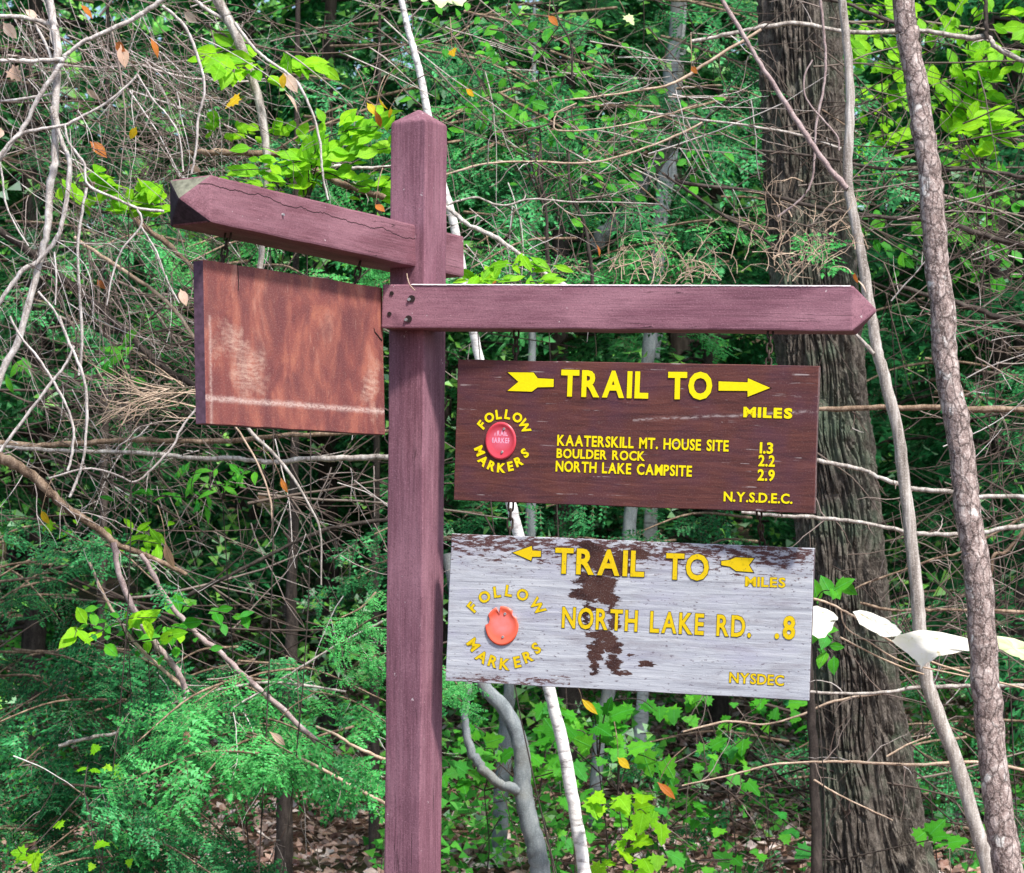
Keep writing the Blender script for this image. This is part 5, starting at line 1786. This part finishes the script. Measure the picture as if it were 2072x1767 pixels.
bough_set('hemlock_boughs', 'small bright hemlock spray touching the post below the grey board', [([(880, 1390), (910, 1400), (935, 1420)], 9.0, 1.8), ([(880, 1340), (905, 1360), (925, 1385)], 9.0, 1.8)], SP_NEAR, 'needle_bright', 0.11)
bough_set('hemlock_boughs', 'blue-green hemlock boughs at the left edge under the leaning trunk', rand_boughs(12, -50, 220, 1050, 1210, 9.6, 11.0, 200, 0.3, 0.8), SP_NEAR, 'needle', 0.2)
bough_set('hemlock_boughs', 'hemlock boughs hanging across the top centre of the view', rand_boughs(34, 560, 1480, -20, 380, 11.5, 14.0, 320, 0.25, 0.9), SP_NEAR, 'needle', 0.3)
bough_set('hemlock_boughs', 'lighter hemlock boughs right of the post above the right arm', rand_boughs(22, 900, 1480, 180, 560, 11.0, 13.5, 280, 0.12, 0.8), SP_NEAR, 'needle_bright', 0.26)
bough_set('hemlock_boughs', 'hemlock boughs seen between the two right boards', rand_boughs(10, 930, 1560, 1000, 1100, 11.5, 13.5, 240, 0.1, 0.9), SP_NEAR, 'needle', 0.26)
bough_set('hemlock_boughs', 'dark hemlock boughs right of the furrowed trunk', rand_boughs(22, 1760, 2090, 560, 1500, 11.8, 14.0, 240, 0.25, 0.8), SP_NEAR, 'needle', 0.28)
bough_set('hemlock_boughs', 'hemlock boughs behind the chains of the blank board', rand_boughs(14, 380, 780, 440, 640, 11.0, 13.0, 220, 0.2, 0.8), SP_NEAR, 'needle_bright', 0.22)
bough_set('hemlock_boughs', 'dark hemlock boughs at the upper left behind the bare tree', rand_boughs(22, -40, 480, 0, 620, 11.8, 14.5, 300, 0.2, 0.8), SP_NEAR, 'needle', 0.3)
bough_set('hemlock_boughs', 'hemlock boughs behind the furrowed trunk at the lower right', rand_boughs(12, 1560, 2090, 1450, 1740, 12.2, 14.0, 260, 0.2, 0.7), SP_NEAR, 'needle', 0.26)


# ------------------------------------------------------------------ broad leaves, each a part
def leaf_mesh(outline, name, mat, fold=0.18, curve=0.12):
    """leaf along +x, length 1, folded along its midrib and curved"""
    V = [(0.0, 0.0, 0.0)]
    n = len(outline)
    up = [(x, y) for x, y in outline]
    mids = [(x, 0.0) for x, y in outline]
    bf = Buf()
    vs = []
    for (x, y) in up:
        vs.append((x, y, fold * y - curve * x * x)); vs.append((x, 0, -curve * x * x)); vs.append((x, -y, fold * y - curve * x * x))
    vs = [(-0.12, 0, 0)] + vs + [(1.0, 0, -curve * 1.05)]
    F3, F4 = [], []
    F3 += [(0, 2, 1), (0, 3, 2)]
    for i in range(n - 1):
        a = 1 + 3 * i
        F4 += [(a, a + 1, a + 4, a + 3), (a + 1, a + 2, a + 5, a + 4)]
    a = 1 + 3 * (n - 1)
    F3 += [(a, a + 1, len(vs) - 1), (a + 1, a + 2, len(vs) - 1)]
    bf.add(vs, F4)
    base = bf.n
    bf.f.append(np.array(F3)); bf.m.append(np.zeros(len(F3), np.int32))
    return bf.mesh(name, mat)


OVAL = [(0.03, 0.06), (0.18, 0.22), (0.38, 0.29), (0.58, 0.26), (0.78, 0.16), (0.92, 0.05)]
LONG = [(0.05, 0.05), (0.25, 0.15), (0.5, 0.19), (0.75, 0.13), (0.92, 0.04)]


def maple_mesh(name, mat):
    o = [(0, 0), (0.05, 0.12), (-0.10, 0.32), (0.12, 0.30), (0.20, 0.55), (0.36, 0.34), (0.52, 0.40), (0.60, 0.22), (0.78, 0.20), (1.0, 0.0)]
    pts = o + [(x, -y) for x, y in o[-2:0:-1]]
    c = (0.38, 0.0)
    vs = [(c[0], c[1], 0.02)] + [(x, y, -0.10 * (x - .3) ** 2 + 0.12 * abs(y) - 0.25 * y * y) for x, y in pts]
    n = len(pts)
    bf = Buf()
    bf.add(vs, [(0, 1 + i, 1 + (i + 1) % n) for i in range(n)])
    return bf.mesh(name, mat)


LM = {}
for nm, mt in (('bright', 'leaf_bright'), ('green', 'leaf_green'), ('pale', 'leaf_pale'), ('palegreen', 'leaf_palegreen'), ('yellow', 'leaf_yellow'), ('orange', 'leaf_orange'), ('tan', 'leaf_tan')):
    LM[nm, 'oval'] = leaf_mesh(OVAL, 'leaf', M[mt])
    LM[nm, 'long'] = leaf_mesh(LONG, 'leaf', M[mt], 0.25, 0.3)
    LM[nm, 'maple'] = maple_mesh('leaf', M[mt])


def leaf_at(parent, kind, shape, pos, d, up, size, label=None):
    Mx = basis(np.array([d]), up, np.array([size]), np.array([rng.normal(0, .35)]))[0]
    m = Matrix.Identity(4)
    for r_ in range(3):
        for c_ in range(3):
            m[r_][c_] = Mx[r_][c_]
        m[r_][3] = pos[r_]
    o = link('leaf', LM[kind, shape], parent, parent.matrix_basis.inverted() @ m)
    if label:
        o['label'] = label
    return o


def sapling(label, kind, shape, twigs, Y, n, size_px, base=None, cat='sapling', name='beech_sapling', face=1.25, sd=10):
    """leafy sapling: twigs traced in the image, leaves alternating along them"""
    bx, by = base or twigs[0][0]
    c = P(bx, by, Y)
    gz = float(ground_z(c[0], Y))
    t = thing(name, label, cat, (float(c[0]), Y, gz))
    bb = Buf()
    s = Y / FOC
    lx_ = rng.normal(0, .16)
    bb.tube(spline(np.array([[c[0] + lx_, Y + .1, gz], [c[0] + lx_ * .2 + .04, Y, (gz + c[2]) / 2], c]), 5), np.linspace(1.7, 1.1, 11) * s, 5)
    paths = []
    for tw in twigs:
        Yo = Y + rng.uniform(-.15, .15)
        p = spline(px_path([(bx, by)] + list(tw) if base else tw, Y, Yo - rng.uniform(0, .35)), 5)
        bb.tube(p, np.linspace(1.8, 0.8, len(p)) * s, 4)
        paths.append(p)
    part('stem', bb, M['bark_dark'], t)
    for k_ in range(n):
        p = paths[k_ % len(paths)]
        i = rng.integers(2, len(p))
        td = unit(p[i] - p[i - 1])
        side = unit(np.cross(td, [0, -face, 1])) * (1 if k_ % 2 else -1)
        d = unit(td * rng.uniform(.4, 1) + side * rng.uniform(.5, 1.1) + rng.normal(0, .2, 3) + [0, 0, -.15])
        pos = p[i] + rng.normal(0, 1, 3) * s * sd * [1, 1, .8]
        up = unit(np.array([0, -face, 1]) + rng.normal(0, .35, 3))
        leaf_at(t, kind, shape, pos, d, up, size_px * s * rng.uniform(.5, 1.2))
    return t


sapling('beech sapling with broad bright leaves showing between the long grey hanging limb and the post', 'bright', 'oval',
        [[(640, 300), (700, 265), (770, 255)], [(600, 290), (520, 275), (440, 262)], [(650, 320), (720, 310), (785, 300)], [(620, 330), (560, 340), (470, 345)], [(650, 350), (720, 375), (780, 380)], [(600, 360), (520, 385), (420, 380)]], 8.95, 230, 42, cat='sapling', base=(620, 420), sd=16)
sapling('beech sapling with olive-green leaves high behind the long grey hanging limb', 'bright', 'oval', [[(560, 130), (600, 140), (660, 142)], [(500, 115), (450, 105), (390, 122)], [(500, 130), (450, 140)]], 8.95, 46, 52, base=(540, 160))
sapling('beech sapling with bright leaves left of the tip of the left arm', 'bright', 'oval', [[(250, 400), (210, 360), (190, 340)], [(270, 400), (310, 370), (330, 390)], [(270, 420), (320, 430)], [(250, 420), (200, 430), (150, 400)]], 8.95, 80, 44, base=(260, 440))
sapling('green sapling right of the post under the end of the left arm', 'bright', 'long', [[(990, 550), (1050, 530), (1110, 545)], [(960, 560), (1000, 540)], [(1000, 575), (1080, 570), (1130, 580)]], 9.0, 50, 46, base=(960, 590))
sapling('small green sapling left of the blank board', 'green', 'long', [[(250, 720), (280, 740)], [(230, 700), (215, 740)], [(60, 740), (30, 760)], [(250, 690), (280, 690)]], 9.9, 26, 38, base=(240, 800), sd=22)
sapling('green sapling with narrow leaves left of the post under the level branches', 'green', 'long', [[(420, 950), (370, 960)], [(480, 950), (520, 955)], [(450, 980), (400, 1000)], [(330, 1005), (260, 1010)]], 9.9, 44, 34, base=(450, 1010), sd=18)
sapling('bright toothed sapling beside the split of the leaning trunk', 'bright', 'long', [[(280, 1080), (330, 1075), (380, 1065)], [(270, 1095), (320, 1100)], [(150, 1070), (90, 1060)]], 9.7, 26, 40, base=(250, 1120))
sapling('leafy sapling between the two peeled limbs at the left', 'green', 'oval', [[(330, 1230), (420, 1235), (480, 1245)], [(220, 1235), (160, 1245)], [(330, 1270), (400, 1280)], [(250, 1260), (180, 1290)], [(300, 1300), (340, 1310)]], 9.3, 58, 38, base=(300, 1330), sd=18)
sapling('bright leaves of a low sapling over the hemlock boughs, lower left', 'bright', 'oval', [[(250, 1255), (330, 1250)], [(170, 1260), (150, 1290)], [(330, 1290), (350, 1285)]], 9.1, 16, 44, base=(260, 1300), sd=14)
sapling('low bright seedling at the bottom left corner', 'bright', 'maple', [[(180, 1545), (210, 1550)], [(60, 1720), (30, 1710)], [(200, 1740), (240, 1730)]], 9.0, 14, 36, base=(170, 1600), sd=20)
for (lab, tw, Y, n, sz, bs, kd) in (
        ('dark green seedling right of the hooked smooth trunk', [[(960, 1500), (930, 1490)], [(1110, 1480), (1130, 1470)], [(1120, 1430), (1150, 1415)]], 11.0, 22, 34, (1090, 1620), 'green'),
        ('seedling below the outer half of the grey board', [[(1430, 1430), (1400, 1425)], [(1480, 1440), (1530, 1430)], [(1560, 1460), (1600, 1450)], [(1450, 1500), (1500, 1510)]], 11.2, 34, 34, (1470, 1580), 'green'),
        ('seedling at the foot of the slim pale trunk', [[(1180, 1600), (1140, 1610)], [(1400, 1640), (1440, 1650)], [(1360, 1560), (1400, 1550)], [(1160, 1700), (1190, 1710)]], 11.4, 34, 34, (1330, 1700), 'green'),
        ('maple seedling with lobed leaves just below the grey board', [[(1200, 1440), (1150, 1425), (1100, 1420)], [(1230, 1430), (1290, 1415), (1330, 1440)], [(1220, 1470), (1260, 1480)], [(1180, 1480), (1130, 1490)]], 10.2, 24, 44, (1210, 1540), 'green'),
        ('maple seedling with broad drooping leaves in the middle of the undergrowth', [[(1250, 1530), (1200, 1530), (1160, 1550)], [(1280, 1530), (1330, 1540)], [(1250, 1500), (1240, 1490)], [(1140, 1500), (1110, 1520)]], 10.0, 20, 50, (1250, 1600), 'green'),
        ('bright maple seedling at the bottom between the birch and the furrowed trunk', [[(1270, 1620), (1220, 1630)], [(1290, 1640), (1320, 1660)], [(1270, 1680), (1240, 1710)], [(1250, 1740), (1300, 1750)]], 9.8, 26, 46, (1270, 1720), 'bright'),
        ('low seedling at the foot of the smooth blue-grey trunk', [[(1000, 1520), (960, 1520)], [(930, 1580), (900, 1590)], [(1130, 1560), (1100, 1560)]], 10.8, 24, 40, (980, 1600), 'green'),
        ('low seedling near the bottom right corner', [[(1880, 1700), (1930, 1690)], [(1450, 1560), (1500, 1550)], [(1560, 1700), (1600, 1690)], [(1420, 1740), (1480, 1745)]], 10.8, 26, 40, (1700, 1740), 'green')):
    sapling(lab, kd, 'maple', tw, Y, n, sz, base=bs, name='maple_seedling', cat='seedling', sd=18)
sapling('sapling with drooping green leaves at the right edge of the grey board', 'green', 'oval', [[(1690, 1185), (1740, 1180)], [(1660, 1200), (1690, 1195)], [(1665, 1300), (1690, 1330)], [(1680, 1290), (1730, 1310)], [(1655, 1280), (1665, 1340)]], 9.0, 18, 44, base=(1640, 1250), sd=6)
sapling('tall beech with sunlit yellow-green leaves in the top right corner', 'bright', 'oval',
        [[(1960, 60), (2040, 30), (2080, 60)], [(1940, 120), (1850, 30), (1760, 20)], [(1980, 160), (2050, 130)], [(1930, 200), (2000, 240), (2060, 200)], [(1960, 280), (2040, 260)], [(1880, 180), (1780, 120), (1740, 90)]], 11.3, 230, 46, base=(1990, 330), name='beech_tree', cat='tree', sd=30)
sapling('beech with smaller bright leaves between the furrowed and the lichen-spotted trunk', 'bright', 'oval',
        [[(1780, 240), (1740, 200)], [(1800, 280), (1840, 260)], [(1780, 320), (1740, 330)], [(1800, 160), (1830, 120)], [(1780, 90), (1750, 60)]], 12.0, 110, 30, base=(1790, 400), name='beech_tree', cat='tree', sd=30)
sapling('beech with green leaves far right below the top corner', 'green', 'oval', [[(1980, 360), (2050, 340)], [(1960, 420), (2040, 450)], [(1950, 300), (1930, 290)], [(2000, 520), (2060, 560)], [(1780, 470), (1830, 440)]], 12.0, 110, 34, base=(1990, 600), name='beech_tree', cat='tree', sd=34)
sapling('beech sprays high in the centre behind the hemlock boughs', 'green', 'oval', [[(1000, 80), (900, 60)], [(1100, 100), (1250, 60)], [(1000, 200), (940, 240)], [(1200, 220), (1350, 240)], [(1300, 330), (1420, 330)]], 11.0, 230, 30, base=(1100, 420), name='beech_tree', cat='tree', sd=50)

# the big pale leaves close to the lichen-spotted trunk, on one branch


def big_leaf(parent, pts, Y, mat, label, bow=0.012):
    """large leaf whose outline is given in the image: toothed edge, sunken midrib, tilted back to the light"""
    dense = []
    n0 = len(pts)
    for i in range(n0):
        a, d = np.array(pts[i], float), np.array(pts[(i + 1) % n0], float)
        for q in range(3):
            dense.append(a + (d - a) * q / 3 + rng.normal(0, 0.9, 2))
    cy_ = np.mean([q[1] for q in pts])
    p = np.array([P(x, y, Y - (y - cy_) * Y / FOC * 0.9) for x, y in dense])
    c = p.mean(0)
    bm = bmesh.new()
    cv = bm.verts.new(c + [0, bow, 0.0])
    ring = [bm.verts.new(q + [0, rng.normal(0, .0025), 0]) for i, q in enumerate(p)]
    midr = [bm.verts.new((q * .55 + c * .45) + [0, -bow * .6 + rng.normal(0, .003), 0]) for q in p]
    n = len(ring)
    for i in range(n):
        j = (i + 1) % n
        bm.faces.new((ring[i], ring[j], midr[j], midr[i]))
        bm.faces.new((midr[i], midr[j], cv))
    inv_ = parent.matrix_basis.inverted()
    for v in bm.verts:
        v.co = inv_ @ v.co
    bm_obj('leaf', bm, mat, parent, smooth=True, label=label)


c = P(1990, 1300, 8.5)
pale = thing('leafy_branch', 'low branch with large pale leaves, sun glare painted into their colour, behind the lichen-spotted trunk', 'branch', tuple(float(q) for q in c))
bb = Buf()
add_branch(bb, [(1640, 1210), (1680, 1222), (1714, 1240), (1735, 1252), (1790, 1290), (1830, 1310), (1900, 1345), (2095, 1400)], 8.6, 5, 4)
add_branch(bb, [(1700, 1230), (1712, 1270), (1760, 1300), (1830, 1340), (1960, 1370)], 8.62, 3, 3)
add_branch(bb, [(1700, 1290), (1800, 1340), (1870, 1365)], 8.62, 4, 3)
part('twigs', bb, M['twig_tan'], pale)
big_leaf(pale, [(1634, 1228), (1652, 1226), (1680, 1236), (1697, 1250), (1690, 1258), (1680, 1275), (1668, 1290), (1655, 1292), (1640, 1280), (1634, 1250)], 8.45, M['leaf_sun_painted'], 'pale leaf at the edge of the grey board')
big_leaf(pale, [(1726, 1238), (1740, 1234), (1765, 1240), (1790, 1250), (1812, 1265), (1826, 1280), (1812, 1288), (1790, 1290), (1765, 1278), (1740, 1262)], 8.45, M['leaf_sun_painted'], 'pale leaf left of the thin grey stem')
big_leaf(pale, [(1806, 1296), (1815, 1285), (1850, 1277), (1890, 1276), (1925, 1284), (1962, 1292), (1962, 1318), (1930, 1322), (1900, 1328), (1875, 1342), (1863, 1355), (1855, 1338), (1830, 1318)], 8.45, M['leaf_sun_painted'], 'largest pale leaf, in front of the thin grey stem')
big_leaf(pale, [(2014, 1286), (2040, 1288), (2075, 1300), (2100, 1312), (2100, 1345), (2070, 1335), (2045, 1325), (2022, 1312)], 8.45, M['leaf_palegreen'], 'pale green leaf at the right edge')
c = P(905, 10, 8.6)
pale2 = thing('leafy_twig', 'pale yellow-green maple leaf hanging at the top edge above the post', 'leaf', tuple(float(q) for q in c))
big_leaf(pale2, [(868, -8), (880, 8), (893, 18), (905, 6), (920, 10), (934, 14), (945, -4), (940, -30), (905, -40), (875, -28)], 8.6, M['leaf_palegreen'], 'pale leaf')
big_leaf(pale2, [(845, -10), (852, 4), (866, 2), (874, -12), (860, -25)], 8.62, M['leaf_palegreen'], 'small pale leaf')

# autumn leaves caught in the branches, parts of the bare tree or of a small twig
for (x, y, sz, kind, shape, Y) in ((497, 208, 40, 'yellow', 'maple', 8.6), (283, 267, 27, 'yellow', 'oval', 8.5), (198, 302, 44, 'orange', 'oval', 8.9), (590, 165, 44, 'tan', 'oval', 8.5), (582, 160, 30, 'yellow', 'oval', 8.45), (594, 205, 44, 'tan', 'long', 8.5),
                                  (258, 108, 44, 'tan', 'oval', 8.4), (245, 98, 34, 'orange', 'oval', 8.42), (318, 92, 40, 'orange', 'long', 8.5), (186, 190, 36, 'tan', 'long', 8.5), (175, 22, 34, 'orange', 'oval', 8.8), (20, 60, 40, 'tan', 'oval', 8.8), (376, 598, 34, 'tan', 'oval', 8.5), (384, 36, 34, 'tan', 'oval', 8.6), (62, 30, 30, 'tan', 'oval', 8.8), (30, 150, 34, 'tan', 'maple', 8.9), (205, 575, 24, 'orange', 'oval', 9), (12, 270, 34, 'tan', 'oval', 9.0), (392, 342, 28, 'tan', 'oval', 8.4)):
    leaf_at(bare, kind, shape, P(x - sz * .3, y - sz * .3, Y), unit([.6 + rng.normal(0, .5), rng.normal(-.1, .4), -.8 + rng.normal(0, .3)]), unit([rng.normal(0, .6), -1, .5]), sz * 1.0 * Y / FOC)
for i, (x, y, sz, kind, shape, Y, lab) in enumerate((
        (752, 220, 32, 'yellow', 'oval', 8.6, 'yellow leaf hanging left of the post top'),
        (770, 238, 40, 'orange', 'long', 8.6, 'orange-yellow leaf just beside the post top'),
        (775, 208, 30, 'yellow', 'long', 8.65, 'narrow yellow leaf above the others beside the post top'),
        (796, 226, 24, 'yellow', 'oval', 8.7, 'small yellow leaf touching the post cap'),
        (768, 424, 30, 'orange', 'oval', 8.6, 'orange leaf lying against the post above the left arm'),
        (1737, 562, 28, 'orange', 'oval', 6.78, 'orange leaf standing on the tip of the right arm'),
        (1742, 577, 34, 'tan', 'long', 6.8, 'tan leaf lying on the tip of the right arm'),
        (920, 108, 24, 'yellow', 'maple', 9.5, 'small yellow leaf right of the birch above the post'),
        (950, 188, 24, 'yellow', 'oval', 9.5, 'pale yellow leaf right of the post top'),
        (1118, 42, 30, 'orange', 'oval', 9.3, 'orange leaf high in the centre'),
        (1405, 142, 22, 'orange', 'oval', 9.4, 'orange leaf on the upper tan branch'),
        (1242, 500, 34, 'tan', 'oval', 9.2, 'curled tan leaf above the middle of the right arm'),
        (1215, 505, 26, 'orange', 'long', 9.2, 'brown leaf left of the curled tan leaf above the right arm'),
        (1005, 560, 44, 'orange', 'long', 9.3, 'brown leaf over the right arm near the post'),
        (1190, 1430, 44, 'yellow', 'long', 10.0, 'yellow leaf below the grey board'),
        (1345, 1600, 48, 'orange', 'long', 9.8, 'curled orange-brown leaf low in the undergrowth'),
        (1260, 1545, 34, 'yellow', 'oval', 9.8, 'yellow-green leaf above the bottom seedling'),
        (350, 1118, 60, 'tan', 'long', 9.0, 'long curled tan leaf caught under the leaning trunk'),
        (93, 1045, 34, 'yellow', 'oval', 9.0, 'yellow leaf under the leaning trunk at the left'),
        (578, 980, 34, 'orange', 'long', 9.2, 'orange-green leaf left of the post under the blank board'),
        (385, 1490, 34, 'tan', 'oval', 8.9, 'pale dry leaf on the hemlock boughs'),
        (560, 1497, 46, 'tan', 'long', 8.9, 'dry tan leaf caught in the hemlock boughs near the post'),
        (736, 1340, 26, 'tan', 'oval', 8.8, 'small white leaf hanging beside the post'),
        (1275, 40, 30, 'palegreen', 'maple', 9.6, 'pale blue-green maple leaf at the top centre'))):
    c = P(x - sz * .25, y - sz * .3, Y)
    t = thing('autumn_leaf' if kind != 'palegreen' else 'maple_leaf', lab, 'leaf', tuple(float(q) for q in c))
    leaf_at(t, kind, shape, c, unit([.5 + rng.normal(0, .5), rng.normal(-.1, .3), -.8]), unit([rng.normal(0, .5), -1, .5 + rng.normal(0, .3)]), sz * .92 * Y / FOC)
    if i not in (5, 6):
        sb = Buf()
        hx = rng.normal(0, .03)
        sb.tube(spline(np.array([c - [0.002, 0, 0.004], c + [hx * .3, .01, .035], c + [hx, .03, .09], c + [hx * 2.2, .06, .14]]), 4), np.linspace(.0011, .0024, 13), 4)
        part('stalk', sb, M['bark_brown'], t)

# scraps caught at the joint under the left arm
t = thing('dry_twig', 'small dry twig caught where the two arms cross the post', 'twig', tuple(float(q) for q in P(1450 * .5683, 990 * .5683, 6.9)))
bb = Buf()
f8 = lambda x, y: ((1300 + x * .423) * .5683, (900 + y * .423) * .5683)
add_branch(bb, [f8(350, 175), f8(360, 230), f8(375, 270), f8(400, 300), f8(420, 318)], 6.90, 2.6, 2.2)
part('stem', bb, M['twig_tan'], t)

if scene.render.engine != 'CYCLES':
    scene.render.engine = 'CYCLES'
